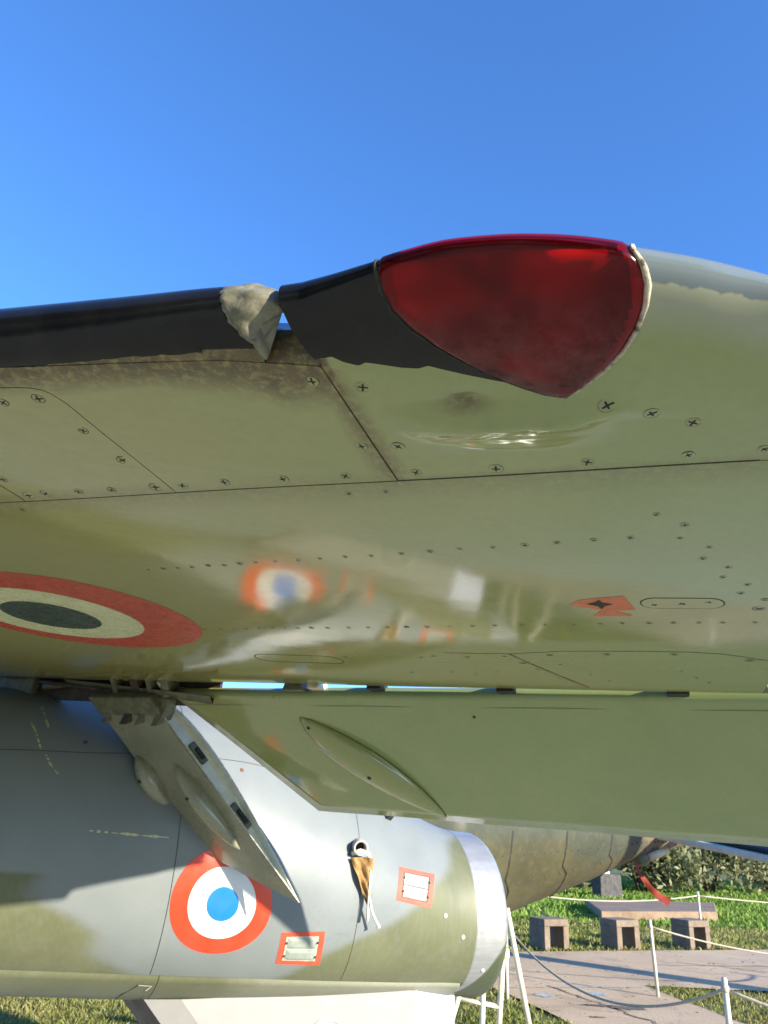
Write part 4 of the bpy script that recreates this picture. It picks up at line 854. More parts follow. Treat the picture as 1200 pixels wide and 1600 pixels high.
for cn, lab in ((D['hatch1'], 'lower red edged hatch'), (D['hatch2'], 'upper red edged hatch')):
    h, q, m1 = hatch(cn, 2, lab, True)
    g = .018
    base = [q(m1+(1-2*m1)*i/8, m1+(1-2*m1)*j/8, .0010) for j in range(9) for i in range(9)]; bf = [(j*9+i, j*9+i+1, j*9+i+10, j*9+i+9) for j in range(8) for i in range(8)]
    dv = []
    for (b0, b1) in ((m1+g, .5-g*.5), (.5+g*.5, 1-m1-g)):
        a0, a1 = m1+g*1.6, 1-m1-g*1.6
        gv = [q(a0+(a1-a0)*i/8, b0+(b1-b0)*j/4, .0045 if 0 < i < 8 and 0 < j < 4 else .0012) for j in range(5) for i in range(9)]
        dv.append((gv, [(j*9+i, j*9+i+1, j*9+i+10, j*9+i+9) for j in range(4) for i in range(8)]))
    cnt = 0
    link('hatch_bed', mesh('hatch_bed', base, bf, 'slot_dark' if lab.startswith('upper') else 'chipped_edge', smooth=False), h)
    for v, f in dv: link('hatch_door', mesh('hatch_door', v, f, 'hatch_door', smooth=False), h)
    for a, b in ((.15, .3), (.15, .7), (.86, .3), (.86, .72)): dot('hatch_latch', q(a, b, .004), fnm(*D['pipe']), .006, 'seam_dark', h, .002)
# drain pipe with its mouth towards the camera, small mast, chips and marks
pn = (FN*.96-FWd*.22+Vector((0, 0, -.10))).normalized(); pb = fpt(*D['pipe'])
a_ = pn.orthogonal().normalized(); b_ = pn.cross(a_)
circ = lambda c, r: [c+(a_*math.cos(t)+b_*math.sin(t))*r for t in np.linspace(0, 2*math.pi, 25)[:-1]]
v, f = loft([circ(pb-pn*.02, .036), circ(pb+pn*.070, .036), circ(pb+pn*.073, .034), circ(pb+pn*.072, .027), circ(pb+pn*.02, .024)], True, False); v2, f2 = [pb+pn*.02]+circ(pb+pn*.02, .0245), [(0, i, i % 24+1) for i in range(1, 25)]
po = link('drain_pipe', mesh('drain_pipe', v, f, 'rivet_grey'), fus, 'short round drain pipe'); link('pipe_bore', mesh('pipe_bore', v2, f2, 'soot'), fus)
mb = fpt(*D['mast']); mn = fnm(*D['mast'])
v, f = box(mb+mn*.03, FWd*.022, Vector((0, 0, 1)).cross(FWd)*.0+FWd.cross(mn)*.004, mn*.04, .6); link('drain_mast', bev('drain_mast', (v, f), 'soot', .002), fus)
for L in D['flecks']:
    P = [tuple(p) for p in L]; V, F = [], []; pts = []
    for (a, b) in zip(P[:-1], P[1:]):
        for i in range(7):
            t = i/7; pts.append((a[0]+(b[0]-a[0])*t, a[1]+(b[1]-a[1])*t))
    for i, (s, p) in enumerate(pts):
        w_ = .0035*(.15+1.6*random.random()); nx = fpt(s, p, .0012); d = FWd*w_ if abs(P[0][0]-P[-1][0]) < .15 else Vector((0, 0, w_)); V += [nx-d, nx+d]
    F = [(2*i, 2*i+1, 2*i+3, 2*i+2) for i in range(len(pts)-1) if random.random() < .8]
    link('paint_chip', mesh('paint_chip', V, F, 'fleck'), fus)
for (s, p) in D['rust']: dot('rust_spot', fpt(s, p, .0), fnm(s, p), .010, 'rust', fus, .0015)
for i, (a, b) in enumerate((((1.95, .575), (.95, .735)), ((2.9, .50), (1.96, .575)))):
    pts = [fpt(a[0]+(b[0]-a[0])*t, a[1]+(b[1]-a[1])*t, .0012) for t in np.linspace(0, 1, 16)]; sheet_line('panel_joint', pts, .0014, 'seam_dark', fnm(1.4, .6), fus)
ks = [tuple(p) for p in D['keelstep']]
sheet_line('keel_bracket', [fpt(ks[0][0], ks[0][1]-.03, .011), fpt(ks[1][0], ks[0][1]-.035, .011), fpt(ks[1][0]+.015, ks[1][1]-.07, .011)], .003, 'cord_white', fnm(*ks[0]), fus)
sheet_line('keel_bracket', [fpt(ks[0][0], ks[0][1]-.03, .0105), fpt(ks[0][0]+.05, ks[0][1]-.2, .0105), fpt(ks[0][0]+.06, ks[0][1]-.33, .0105)], .003, 'seam_dark', fnm(*ks[0]), fus)
for s, p in ((.28, -.22), (.12, -.62), (.40, -.02)): dot('fastener', fpt(s, p, .002), fnm(s, p), .010, 'cord_white', fus, .003)
# white ventral fairing hanging under the fuselage
vs0, vs1 = 1.90, .16; zb = .22
def vf(s, y, z):
    p = FE-FWd*s+FN*y; return Vector((p.x, p.y, z))
def vsec(z):
    k = (.9-z)/.6; le = vs0-.55*k; pts = []
    for s, y in ((le, .0), (le-.03, .12), (le-.09, .19), (le-.25, .225), (.50, .235), (.46, .228), (vs1, .10), (vs1-.02, 0), (vs1, -.10), (.50, -.235), (le-.25, -.225), (le-.09, -.19), (le-.03, -.12)):
        pts.append((s, y))
    return pts
zs = [.90, .80, .72, .65, .60]
rings = [[vf(s, y, z) for s, y in vsec(z)] for z in zs]; v, f = loft(rings, True, True)
fmz = []
n_ = len(rings[0])
for i in range(len(zs)-1):
    for j in range(n_): fmz.append(1 if j in (0, 1, 11, 12) else (2 if j in (5, 6, 7, 8) else 0))
fmz += [0, 0]
vent = under(link('ventral_fairing', mesh('ventral_fairing', v, f, ['vent_white', 'dark_boot', 'vent_shaded'], fmz, smooth=False), label='white riveted ventral fairing with a dark leading edge'), jet)
for row, z in ((0, .755), (1, .70)):
    for k in range(38):
        s = .52+k*.028
        if row == 1 and k % 5: continue
        le = vs0-.55*(.9-z)/.6
        if s < le-.27: dot('rivet', vf(s, .2352-.01*(s-.50)/(le-.75), z), FN, .004, 'rivet_grey', vent, .0015)
def arch(s0, r0, r1, zc):
    V, F = [], []
    for i in range(25):
        t = math.pi*i/24
        for r in (r0, r1): V.append(vf(s0-r*math.cos(t), .2365, zc+r*1.5*math.sin(t)))
    return V, [(2*i, 2*i+1, 2*i+3, 2*i+2) for i in range(24)]
v, f = arch(.93, .095, .118, .585); link('fairing_ring', mesh('fairing_ring', v, f, 'bare_metal'), vent)
v, f = arch(.93, .135, .145, .585); link('fairing_ring', mesh('fairing_ring', v, f, 'chipped_edge'), vent)
# brown cloth cover hanging from the pipe by its cords
cb = pb+pn*.03; dn = Vector((0, 0, -1)); lat = (FWd*.9+FN*.1).normalized(); outn = FN
def cp(x, z, o): return cb+lat*x+Vector((0, 0, z))+outn*(o+.01)
V, F = [], []; nz, nx = 26, 13
for i in range(nz):
    q = i/(nz-1); z = -.045-.21*q; wl = -.052+.098*q**1.1; wr2 = .066-.008*q
    for j in range(nx):
        t = j/(nx-1); x = wl+(wr2-wl)*t; V.append(cp(x, z, .012+.013*math.sin(t*9+q*4)*(1-.4*q)+.006*math.sin(t*17-q*11)))
F = [(i*nx+j, i*nx+j+1, (i+1)*nx+j+1, (i+1)*nx+j) for i in range(nz-1) for j in range(nx-1)]
cl = mesh('pipe_cover', V, F, 'cloth_brown'); cover = link('pipe_cover', cl, None, 'brown cloth cover dangling from the drain pipe on the fuselage', 'cloth')
v, f = tube([cp(-.045, -.03, .01), cp(-.01, -.018, .03), cp(.03, -.028, .02), cp(.055, -.05, .0)], [.010, .014, .013, .008], 7); link('tie_band', mesh('tie_band', v, f, 'cord_white'), cover)
v, f = tube([cp(.050, -.10, .02), cp(.046, -.2, .02), cp(.048, -.26, .012), cp(.050, -.315, .005)], [.006, .006, .007, .008], 6); link('cord', mesh('cord', v, f, 'cord_white'), cover)
v, f = tube([cp(.046, -.2, .022), cp(.060, -.265, .02), cp(.080, -.30, .01), cp(.105, -.335, .004), cp(.108, -.345, .004)], [.004, .006, .006, .007, .011], 6); link('cord', mesh('cord', v, f, 'cord_white'), cover)

# ------------------------------------------------------------------ ground
P = D['P']
def poly(name, pts, z, mat, kind='structure', sub=0):
    V = [(x, y, z) for x, y in pts]
    return link(name, mesh(name, V, [tuple(range(len(V)))], mat, smooth=False), kind=kind)
def sheet(name, x0, x1, y0, y1, z, mat): return poly(name, [(x0, y0), (x1, y0), (x1, y1), (x0, y1)], z, mat)
sheet('ground', -900, 900, -900, 900, -.02, 'lawn')
pv = P['pave']
def jag(pts, amp=.05, st=.25):
    out = []
    for i in range(len(pts)):
        a, b = pts[i], pts[(i+1) % len(pts)]; d = math.hypot(b[0]-a[0], b[1]-a[1]); k = max(1, min(60, int(d/st)))
        for j in range(k):
            t = j/k; out.append((a[0]+(b[0]-a[0])*t+random.uniform(-amp, amp), a[1]+(b[1]-a[1])*t+random.uniform(-amp, amp)))
    return out
e0, e1 = Vector(pv[0][:2]), Vector(pv[2][:2]); de = (e1-e0).normalized()
n0, n1 = Vector(pv[4][:2]), Vector(pv[3][:2])
far_l, far_r = e0-de*14, e1+de*40
path_r = [tuple(n1+Vector((40, 4))), tuple(n1), tuple(n0), tuple(pv[5][:2]), (4.6, 6.5), (5.2, 3.0), (5.6, -6)]
path_l = [(-6, -6), (-5.5, 3.2), (.6, 6.0), (2.75, 7.2), tuple(pv[6][:2]), tuple(pv[7][:2]), tuple(Vector(pv[7][:2])-de*16+Vector((0, .6)))]
poly('pavement', jag([tuple(far_l), tuple(far_r)]+path_r+path_l, .03), .0, 'pavement')
sheet('bounce_slab', -5.2, 4.9, -5.5, 5.6, .004, 'bounce_slab')  # unseen pale slab added to bounce light onto the wing underside
# joints between the cast bays of the pavement, patches and marks
def gribbon(name, pts, wd, mat, z=.006, kind='structure'):
    V, F = [], []
    for i, p in enumerate(pts):
        a, b = pts[max(0, i-1)], pts[min(len(pts)-1, i+1)]; d = (Vector(b[:2])-Vector(a[:2])).normalized(); q = Vector((-d.y, d.x))*wd*random.uniform(.6, 1.3); V += [(p[0]-q.x, p[1]-q.y, z), (p[0]+q.x, p[1]+q.y, z)]
    return link(name, mesh(name, V, [(2*i, 2*i+1, 2*i+3, 2*i+2) for i in range(len(pts)-1)], mat, smooth=False), kind=kind)
def wob(a, b, n=24, amp=.03): return [(a[0]+(b[0]-a[0])*i/n+random.uniform(-amp, amp), a[1]+(b[1]-a[1])*i/n+random.uniform(-amp, amp)) for i in range(n+1)]
gribbon('pavement_joint', wob((2.2, 10.6), (2.95, 8.6)), .014, 'slab_earth'); gribbon('pavement_joint', wob((4.6, 13.0), (6.0, 12.2)), .012, 'slab_earth')
gribbon('pavement_joint', wob((1.7, 10.35), (3.4, 10.75), amp=.02), .018, 'chalk_blue'); gribbon('pavement_joint', wob((4.2, 12.6), (8.5, 13.4)), .012, 'slab_earth')
gribbon('pavement_joint', wob((6.3, 11.6), (7.5, 13.2)), .014, 'asphalt_patch')
def blob(name, c, rx, ry, mat, z=.006):
    pts = [(c[0]+rx*math.cos(t)*random.uniform(.55, 1.1), c[1]+ry*math.sin(t)*random.uniform(.5, 1.1)) for t in np.linspace(0, 2*math.pi, 22)[:-1]]; return poly(name, pts, z, mat)
blob('pavement_patch', (2.80, 9.45), .22, .10, 'asphalt_patch'); blob('pavement_patch', (2.55, 9.52), .25, .05, 'asphalt_patch', .008)
blob('pavement_patch', P['blue'][0], .14, .10, 'chalk_blue'); blob('pavement_patch', P['blue'][1], .14, .09, 'chalk_blue'); blob('pavement_patch', (2.35, 8.95), .10, .05, 'slab_earth')
sheet('path', -14, -3.0, 9.25, 9.75, .004, 'pavement')
# grass
def inside(x, y, poly_):
    c = False; j = len(poly_)-1
    for i in range(len(poly_)):
        if (poly_[i][1] > y) != (poly_[j][1] > y) and x < (poly_[j][0]-poly_[i][0])*(y-poly_[i][1])/(poly_[j][1]-poly_[i][1])+poly_[i][0]: c = not c
        j = i
    return c
hard = [tuple(far_l), tuple(far_r)]+path_r+path_l
def grass(name, x0, x1, y0, y1, n, h, mat, wd=.006, avoid=(), clump=.5):
    xs, ys = rng.uniform(x0, x1, n), rng.uniform(y0, y1, n); keep = []
    for i in range(n):
        cx = math.sin(xs[i]*3.1+1.7*math.sin(ys[i]*2.3))*math.sin(ys[i]*2.7+1.3*math.sin(xs[i]*1.9))
        if clump and rng.random() > .62+.38*cx: continue
        if inside(xs[i], ys[i], hard) or any(a[0] < xs[i] < a[2] and a[1] < ys[i] < a[3] for a in avoid): continue
        keep.append(i)
    xs, ys = xs[keep], ys[keep]; n = len(xs); k = np.arange(n)
    a = rng.uniform(0, 2*np.pi, n); hh = h*rng.uniform(.35, 1.15, n); ln = hh*rng.uniform(.1, .9, n); b = rng.uniform(0, 2*np.pi, n); w_ = wd*rng.uniform(.6, 1.5, n)
    V = np.empty((n, 4, 3)); z0 = -.02
    V[:, 0] = np.c_[xs-np.cos(a)*w_, ys-np.sin(a)*w_, np.full(n, z0)]; V[:, 1] = np.c_[xs+np.cos(a)*w_, ys+np.sin(a)*w_, np.full(n, z0)]
    V[:, 2] = np.c_[xs+np.cos(a)*w_*.7+np.cos(b)*ln*.4, ys+np.sin(a)*w_*.7+np.sin(b)*ln*.4, z0+hh*.6]; V[:, 3] = np.c_[xs+np.cos(b)*ln, ys+np.sin(b)*ln, z0+hh]
    me = bpy.data.meshes.new(name); me.vertices.add(4*n); me.vertices.foreach_set('co', V.ravel())
    me.loops.add(6*n); tri = np.c_[4*k, 4*k+1, 4*k+2, 4*k, 4*k+2, 4*k+3].ravel(); me.loops.foreach_set('vertex_index', tri)
    me.polygons.add(2*n); me.polygons.foreach_set('loop_start', np.arange(0, 6*n, 3)); me.polygons.foreach_set('loop_total', np.full(2*n, 3)); me.update(); me.validate()
    me.materials.append(MAT[mat]); return link(name, me, kind='stuff')
grass('grass', -4.4, -.4, 7.0, 9.2, 34000, .055, 'grass_blade', .005)
grass('grass', -6.5, -.5, 9.8, 16, 26000, .07, 'grass_blade', .010)
grass('grass', -.4, 2.9, 7.0, 11.5, 30000, .06, 'grass_blade', .006)
grass('grass', 2.9, 7.5, 7.2, 12.4, 42000, .055, 'grass_blade', .006)
grass('grass', 1.5, 13, 13.4, 19, 60000, .07, 'grass_blade', .012)
grass('grass', 2.5, 22, 18, 40, 80000, .12, 'grass_fresh', .030, clump=.5)
V, F = [], []
for k in range(420):
    x_, y_ = (random.uniform(1.6, 8.5), random.uniform(8.2, 15.5)) if k < 330 else (random.uniform(-4, -.5), random.uniform(7, 9.2))
    a = random.uniform(0, 6.28); r0 = random.uniform(.012, .034); zz = random.uniform(.008, .02); o = len(V)
    for q, (rx_, tz) in enumerate(((1, .0), (.55, .01), (1, .004), (.5, .012))): V.append((x_+r0*rx_*math.cos(a+q*1.571), y_+r0*rx_*math.sin(a+q*1.571), zz+tz*random.random()))
    F.append((o, o+1, o+2, o+3))
link('fallen_leaves', mesh('fallen_leaves', V, F, 'dead_leaf', smooth=False), kind='stuff')
# ------------------------------------------------------------------ concrete benches, slab, bushes
hb = Vector((math.cos(math.radians(24)), math.sin(math.radians(24)), 0)); db = Vector((-hb.y, hb.x, 0))
bl_lab = ('left concrete bench, half of its side near the jet tail', 'middle concrete bench standing between the other two', 'right concrete bench crossed by the sagging rope')
bl_lab = ('low U shaped concrete bench nearest the tail pipe', 'low U shaped concrete bench between the two others', 'low U shaped concrete bench behind the sagging rope')
for i, (p, q) in enumerate(((0, 1), (2, 3), (4, 5))):
    a, b = Vector(P['bench'][p]), Vector(P['bench'][q]); L = .475; hb_ = (b-a); hb_.z = 0; hb_.normalize(); db_ = Vector((-hb_.y, hb_.x, 0)); Dp = .42; H_ = .43
    t = tag_empty('concrete_bench', a+hb_*L/2+db_*Dp/2, bl_lab[i], 'bench', 'concrete benches along the pavement')
    c0 = a+hb_*L/2+db_*Dp/2; ja = random.uniform(-.02, .02)
    v, f = box(c0+Vector((0, 0, H_-.05)), hb_*(L/2), db_*(Dp/2), Vector((0, 0, .05)), .985); under(link('seat', bev('seat', (v, f), 'concrete', .012, 3)), t)
    for sgn in (-1, 1):
        v, f = box(c0+hb_*(sgn*(L/2-.055+.0))+Vector((0, 0, (H_-.1)/2)), hb_*.052, db_*(Dp/2-.004), Vector((0, 0, (H_-.1)/2-.001)), 1.0)
        under(link('leg', bev('leg', (v, f), 'concrete', .010, 3)), t)
sl_ = [Vector(p) for p in P['slab']]; sl_ = [Vector((5.05, 18.5, 0)), Vector((8.05, 19.7, 0)), Vector((9.2, 22.6, 0)), Vector((5.6, 22.0, 0))]
bm_ = ([tuple(p) for p in sl_]+[(p.x, p.y, .20) for p in sl_], [(3, 2, 1, 0), (4, 5, 6, 7), (0, 1, 5, 4), (1, 2, 6, 5), (2, 3, 7, 6), (3, 0, 4, 7)])
link('stone_platform', bev('stone_platform', bm_, 'slab_earth', .03, 3), None, 'low earthy brown slab raised on the lawn behind the benches', 'platform')
bx = Vector(P['box'][0]); v, f = box(bx+Vector((.35, .4, .32)), Vector((.36, .08, 0)), Vector((-.06, .3, 0)), Vector((0, 0, .32)), .94)
sb = tag_empty('stone_box', bx+Vector((.35, .4, 0)), 'squat grey stone block with a pale top before the bushes', 'stone block')
under(link('block', bev('block', (v, f), 'stone_grey', .03, 3)), sb); v, f = box(bx+Vector((.25, .35, .74)), Vector((.16, .03, 0)), Vector((-.03, .14, 0)), Vector((0, 0, .10)), .8); under(link('cap', bev('cap', (v, f), 'pale_cap', .03, 3)), sb)
def shrub(loc, rx, ry, h, n, mat, lab, leaf=.13, seed=0):
    r = np.random.default_rng(seed+11); t = tag_empty('shrub', loc, lab, 'shrub', 'shrubs along the back of the lawn')
    lob = [(r.uniform(-.65, .65)*rx, r.uniform(-.6, .6)*ry, h*r.uniform(.22, .72), r.uniform(.28, .5)) for _ in range(16)]
    pts = []; 
    while len(pts) < n:
        l = lob[r.integers(len(lob))]; d = r.normal(size=3); d /= np.linalg.norm(d); rad = l[3]*min(rx, h)*r.uniform(.55, 1.05)*(.8+.35*math.sin(d[0]*5+d[2]*7+l[0]*9))
        p = np.array([l[0], l[1], l[2]])+d*rad*np.array([1.15, 1, .9])
        if p[2] > .02: pts.append(p)
    pts = np.array(pts); n = len(pts); V = np.empty((n, 4, 3)); a = r.normal(size=(n, 3)); a /= np.linalg.norm(a, axis=1)[:, None]; b = np.cross(a, r.normal(size=(n, 3))); b /= np.linalg.norm(b, axis=1)[:, None]
    s = leaf*r.uniform(.5, 1.25, (n, 1)); c = pts+np.array(loc)
    V[:, 0] = c-a*s; V[:, 1] = c+b*s*.42-a*s*.1; V[:, 2] = c+a*s; V[:, 3] = c-b*s*.42-a*s*.1
    me = mesh('crown', V.reshape(-1, 3), [(4*i, 4*i+1, 4*i+2, 4*i+3) for i in range(n)], mat, smooth=False); under(link('crown', me), t)
    parts = []
    for k in range(5):
        q = Vector((r.uniform(-.5, .5)*rx, r.uniform(-.4, .4)*ry, h*.6)); parts.append(tube([Vector(loc)+Vector((q.x*.15, q.y*.15, -.05)), Vector(loc)+q*.5+Vector((0, 0, .1)), Vector(loc)+q], [.06, .04, .015], 6))
    v, f = join(*parts); under(link('stem', mesh('stem', v, f, 'bark')), t)
SH = [((4.0, 27.5, 0), 1.7, 1.2, 1.9, 2600, 'leaf_olive', 'pale green shrub just right of the jet tail'),
      ((6.6, 29.5, 0), 1.9, 1.3, 2.3, 3000, 'leaf_dark', 'dark shrub behind the grey stone block'),
      ((9.4, 29.0, 0), 2.1, 1.4, 2.5, 5200, 'leaf_dark', 'dark dense shrub behind the red streamer'),
      ((12.3, 30.5, 0), 2.5, 1.6, 3.1, 5600, 'leaf_dark', 'large dark leafy shrub left of the white rope post'),
      ((15.0, 31.5, 0), 2.3, 1.6, 3.4, 5200, 'leaf_olive', 'tall olive shrub above the white rope post'),
      ((18.6, 34.0, 0), 2.8, 1.8, 3.5, 4800, 'leaf_olive', 'olive shrub at the right edge of the photograph'),
      ((22.5, 36.0, 0), 3.0, 2.0, 3.8, 4200, 'leaf_dark', 'dark shrub filling the far right corner'),
      ((1.2, 29.0, 0), 2.2, 1.4, 2.1, 2200, 'leaf_dark', 'dark shrub hidden behind the jet tail')]
for i, a in enumerate(SH): shrub(*a, seed=i, leaf=.14)
# ------------------------------------------------------------------ rope fence
def post(p, lab, lean=(0, 0), h=.79):
    b = Vector((p[0]-lean[0], p[1]-lean[1], 0)); t = tag_empty('rope_post', b, lab, 'post', 'white posts of the rope barrier'); top = Vector((p[0], p[1], h))
    v, f = tube([b-Vector((0, 0, .05)), b.lerp(top, .5), top-Vector((0, 0, .012)), top], [.021, .021, .020, .015], 12); under(link('post', mesh('post', v, f, 'post_white')), t)
    d = (top-b).normalized(); v, f = tube([b+d*(h-.09), b+d*(h-.07), b+d*(h-.05)], [.026, .030, .026], 10); under(link('rope_knot', mesh('rope_knot', v, f, 'rope')), t)
    return top-Vector((0, 0, .07))
kA = post(P['postA'][0], 'white post leaning beside the grass corner', (-.06, -.10)); kB = post(P['postB'][0], 'white post rising behind the right bench', (0, 0)); kC = post(P['postC'][0], 'white knotted post nearest the camera', (0, 0))
def rope(a, b, sag, lab, r=.0105):
    a, b = Vector(a), Vector(b); n = 30; pts = [a.lerp(b, i/n)-Vector((0, 0, sag*4*(i/n)*(1-i/n))) for i in range(n+1)]
    v, f = tube(pts, r, 7); link('rope', mesh('rope', v, f, 'rope'), None, lab, 'rope', 'ropes of the barrier')
hid = Vector((1.55, 9.6, .72))
rope(hid, kC, .36, 'rope sagging from behind the jet tail to the nearest post')
rope(kC, Vector((5.2, 4.6, .62)), .2, 'rope running down from the knotted post to the right edge')
kD = Vector((7.6, 10.3, .72)); rope(kA, kD, .27, 'rope sagging in front of the right bench', .010)
hl = Vector((2.05, 14.9, .80)); rope(hl, kB, .16, 'pale rope sagging across the stone slab', .0125); rope(kB, Vector((12.5, 17.5, .72)), .12, 'pale rope running right over the bright lawn', .0125)
for q, lab in ((hid, 'white post hidden behind the tail pipe'), (hl, 'white post hidden behind the second jet'), (kD, 'white post beyond the right edge by the pavement'), (Vector((12.5, 17.5, .72)), 'white post far beyond the right edge'), (Vector((5.2, 4.6, .72)), 'white post beyond the right edge near the camera')):
    post((q.x, q.y), lab, (0, 0), q.z+.07)
# ------------------------------------------------------------------ second aircraft behind the tail, its stand and its red streamer
JA = [(Vector(p[:3]), p[3]) for p in P['jet_axis']]
j2 = tag_empty('parked_aircraft', (JA[0][0].x, JA[0][0].y, 0), 'green and khaki belly of another aircraft parked behind the tail pipe', 'aircraft')
ctr = [p for p, r in JA]; d0 = (ctr[-1]-ctr[0]).normalized(); side = d0.cross(Vector((0, 0, 1))).normalized()
if side.y > 0: side = -side
ext = [(ctr[0]-d0*2.2+Vector((0, 0, .05)), 1.35), (ctr[0]-d0*1.0, 1.3)]+JA+[(ctr[-1]+d0*.05, .02)]
def jring(p, r, n=40): return [p+side*(r*math.cos(t)*.8)+Vector((0, 0, r*math.sin(t)*(1 if math.sin(t) < 0 else .45))) for t in np.linspace(0, 2*math.pi, n+1)[:-1]]
cs = []
for k in range(len(ext)-1):
    for i in range(8): t = i/8; cs.append((ext[k][0].lerp(ext[k+1][0], t), ext[k][1]+(ext[k+1][1]-ext[k][1])*t))
cs.append(ext[-1]); v, f = loft([jring(p, r) for p, r in cs])
bme = mesh('belly', v, f, 'jet_paint'); cam_v, tan_v = [], []
for i in range(len(cs)):
    x = i/len(cs)
    for q in range(40):
        z = math.sin(2*math.pi*q/40); lim = -.25-.38*sstep(.42, .55, x)+.03*math.sin(i*.6)+.015*math.sin(i*1.9)
        cam_v.append(sstep(lim-.05, lim+.05, z)*(1-sstep(.615, .635, x+.06*z))); tan_v.append(sstep(.58, .64, x+.06*z))
cam_v = (cam_v+[0]*len(v))[:len(v)]; tan_v = (tan_v+[0]*len(v))[:len(v)]; fattr(bme, 'camo', cam_v); fattr(bme, 'tan', tan_v)
under(link('belly', bme), j2)
def jp(k, t, off=.006):
    p, r = cs[k]; r += off; return p+side*(r*math.cos(t)*.8)+Vector((0, 0, r*math.sin(t)*(1 if math.sin(t) < 0 else .45)))
belly = bpy.data.objects['belly']
for k in (26, 34, 41):
    sheet_line('panel_joint', [jp(k+int(round(1.5*q)), -.15-1.3*q) for q in np.linspace(0, 1, 10)], .010, 'slot_dark', side, belly)
vs_, fs2 = [], []
for k in range(20, 66):
    for t in (-.33,) if k % 2 else (-.33, -.62):
        p = jp(k, t-.004*(k-20), .004); o = len(vs_); a = d0*.014; b = Vector((0, 0, .014)); vs_ += [p-a-b, p+a-b, p+a+b, p-a+b]; fs2.append((o, o+1, o+2, o+3))
ro = link('rivet_row', mesh('rivet_row', vs_, fs2, 'slot_dark', smooth=False), belly); ro['kind'] = 'stuff'
rl = [Vector(p) for p in P['rail']]; v, f = tube([rl[0]-d0*.5-Vector((0, 0, .2)), rl[0], rl[1], rl[2]], [.03, .03, .04, .04], 8); under(link('door_edge', mesh('door_edge', v, f, 'slot_dark')), j2)
v, f = tube([rl[1]+Vector((0, -.05, .013)), rl[1].lerp(rl[2], .5)+Vector((0, -.05, .015)), rl[2]+Vector((0, -.04, .02))], [.027, .040, .048], 8); under(link('door_edge', mesh('door_edge', v, f, 'jet_cream')), j2)
kn = Vector(P['knob']); v, f = tube([kn-Vector((.10, .02, -.03)), kn-Vector((.03, 0, 0)), kn+Vector((.04, 0, .0)), kn+Vector((.10, .02, .03)), kn+Vector((.30, .06, .10))], [.07, .115, .11, .09, .07], 12); under(link('pivot', mesh('pivot', v, f, 'bracket_olive')), j2)
v, f = tube([kn+Vector((.12, -.02, .02)), kn+Vector((.28, -.03, .075)), kn+Vector((.42, -.02, .12))], [.06, .055, .03], 10); under(link('pivot_cover', mesh('pivot_cover', v, f, 'jet_cream')), j2)
wl, wt_ = [Vector(p) for p in P['w_low']], [Vector(p) for p in P['w_top']]
def plank(a0, a1, w0, w1, th, mat, name):
    d = (a1-a0).normalized(); bk = Vector((.35, .94, .12)); rings = []
    for i in range(9):
        t = i/8; c = a0.lerp(a1, t); w_ = w0+(w1-w0)*t; rings.append([c-Vector((0, 0, th)), c+Vector((0, -.01, th*.2)), c+Vector((0, 0, th))+bk*.02, c+bk*w_+Vector((0, 0, th)), c+bk*w_-Vector((0, 0, th*.2))])
    v, f = loft(rings); return under(link(name, mesh(name, v, f, mat, smooth=False)), j2)
plank(wl[0]+Vector((-.1, .1, -.01)), wl[2].lerp(wl[3], .5), .25, .5, .042, 'jet_cream', 'wing')
plank(wl[0].lerp(wl[1], .5)+Vector((.1, .1, .055)), wl[3]+Vector((.02, .10, .045)), .3, .5, .028, 'slot_dark', 'wing_gap')
plank(wt_[0], wt_[1].lerp(wt_[2], .5)-Vector((0, 0, .01)), .35, .6, .035, 'jet_blue', 'wing_flap')
rb = [Vector(p) for p in P['ribbon']]; V, F = [], []; fine = []
for a, b in zip(rb[:-1], rb[1:]):
    for i in range(4): fine.append(a.lerp(b, i/4))
fine.append(rb[-1]); fine[0] = kn-Vector((0, .02, .06))
for i, p in enumerate(fine):
    t = (fine[min(i+1, len(fine)-1)]-fine[max(i-1, 0)]).normalized(); b = t.cross(Vector((0, 1, 0))).normalized(); w_ = .024+.040*(i/len(fine)); tw = math.sin(i*.6)*.5
    q = b*math.cos(tw)+Vector((0, 1, 0))*math.sin(tw); V += [p-q*w_, p+Vector((0, -.008, 0)), p+q*w_]
for i in range(len(fine)-1):
    for j in range(2): F.append((3*i+j, 3*i+j+1, 3*i+j+4, 3*i+j+3))
link('warning_streamer', mesh('warning_streamer', V, F, 'ribbon_red'), None, 'faded red cloth streamer blowing from the second aircraft', 'streamer')
ts_ = tag_empty('trestle', (.75, 5.35, 0), 'cream tubular trestle standing behind the tail pipe', 'trestle')
for a, b in P['trestle']:
    a, b = Vector(a), Vector(b); b2 = a+(b-a)*(a.z/(a.z-b.z)); v, f = tube([b2, a], .0185, 8); under(link('leg', mesh('leg', v, f, 'stand_cream')), ts_)
tb = [Vector(p) for p in P['trbar']]
v, f = tube([tb[0], tb[1]], .014, 8); under(link('rail', mesh('rail', v, f, 'stand_cream')), ts_)
tp = sum((Vector(q[0]) for q in P['trestle']), Vector())/4
v, f = box(tp+Vector((0, 0, .0)), Vector((.13, 0, 0)), Vector((0, .03, 0)), Vector((0, 0, .03))); under(link('cradle', bev('cradle', (v, f), 'stand_cream', .01)), ts_)
# the pole whose shadow lies across the pavement stands just outside the frame
pb_ = Vector((9.6, 7.3, 0)); v, f = tube([pb_-Vector((0, 0, .1)), pb_+Vector((0, 0, 2)), pb_+Vector((0, 0, 4.2))], [.22, .20, .17], 12)
link('wooden_pole', mesh('wooden_pole', v, f, 'bark'), None, 'thick wooden pole beyond the right edge, its shadow crossing the pavement', 'pole')
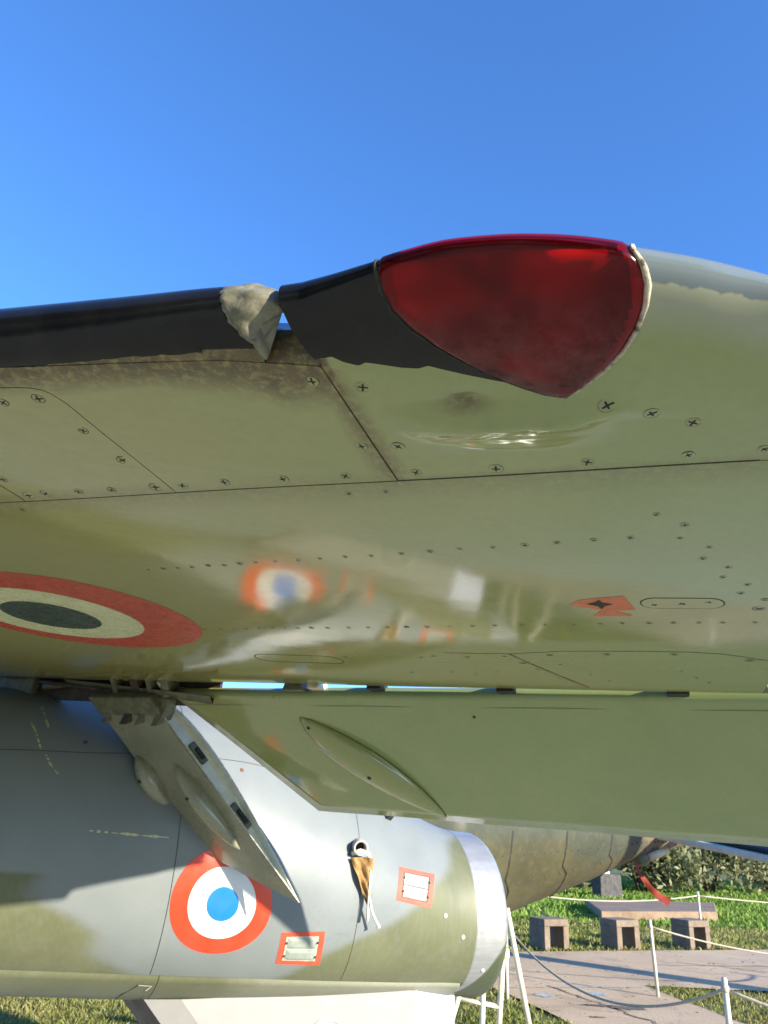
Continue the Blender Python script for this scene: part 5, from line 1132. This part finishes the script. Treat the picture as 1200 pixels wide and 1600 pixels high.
# unseen trees added behind the photographer to darken fuselage shade and leading edge reflections
def tree(loc, h, r_, lab, seed):
    r = np.random.default_rng(seed); t = tag_empty('tree', loc, lab, 'tree', 'unseen trees added behind the camera to block sky light'); L0 = Vector(loc)
    parts = [tube([L0-Vector((0, 0, .1)), L0+Vector((.1, 0, h*.3)), L0+Vector((.2, .1, h*.75))], [.26, .2, .07], 8)]
    tips = []
    for k in range(9):
        a = r.uniform(0, 6.28); z = h*r.uniform(.25, .6); e = L0+Vector((math.cos(a)*r_*.7, math.sin(a)*r_*.7, z+h*r.uniform(.1, .3))); tips.append(e)
        parts.append(tube([L0+Vector((.1, .05, z)), (L0+Vector((0, 0, z))).lerp(e, .5)+Vector((0, 0, .2)), e], [.1, .06, .02], 6))
    v, f = join(*parts); under(link('trunk', mesh('trunk', v, f, 'bark')), t)
    n = 2600; c = np.array([tips[i % 9]*.55+(L0+Vector((0, 0, h*.62)))*.45 for i in range(n)])+r.normal(size=(n, 3))*np.array([r_*.38, r_*.38, h*.17]); c[:, 2] = np.maximum(c[:, 2], .3)
    a = r.normal(size=(n, 3)); a /= np.linalg.norm(a, axis=1)[:, None]; b = np.cross(a, r.normal(size=(n, 3))); b /= np.linalg.norm(b, axis=1)[:, None]; s_ = .34*r.uniform(.5, 1.2, (n, 1))
    V = np.empty((n, 4, 3)); V[:, 0] = c-a*s_; V[:, 1] = c+b*s_*.6; V[:, 2] = c+a*s_; V[:, 3] = c-b*s_*.6
    under(link('crown', mesh('crown', V.reshape(-1, 3), [(4*i, 4*i+1, 4*i+2, 4*i+3) for i in range(n)], 'leaf_dark', smooth=False)), t)
for i, (x_, y_, h_, lab) in enumerate(((-10.5, -5.5, 9, 'added leafy tree far left behind the photographer'), (-7, -8.5, 10, 'added broad leafy tree left behind the photographer'), (-3, -9.5, 11, 'added tallest leafy tree straight behind the photographer'), (1.2, -10, 10, 'added leafy tree behind the photographer, right of the tallest'), (3.6, -11.5, 9, 'added leafy tree right behind the photographer'), (-13, -1.0, 10, 'added unseen leafy tree beside the hidden nose of the jet'))):
    tree((x_, y_, 0), h_, 2.7, lab, 40+i)
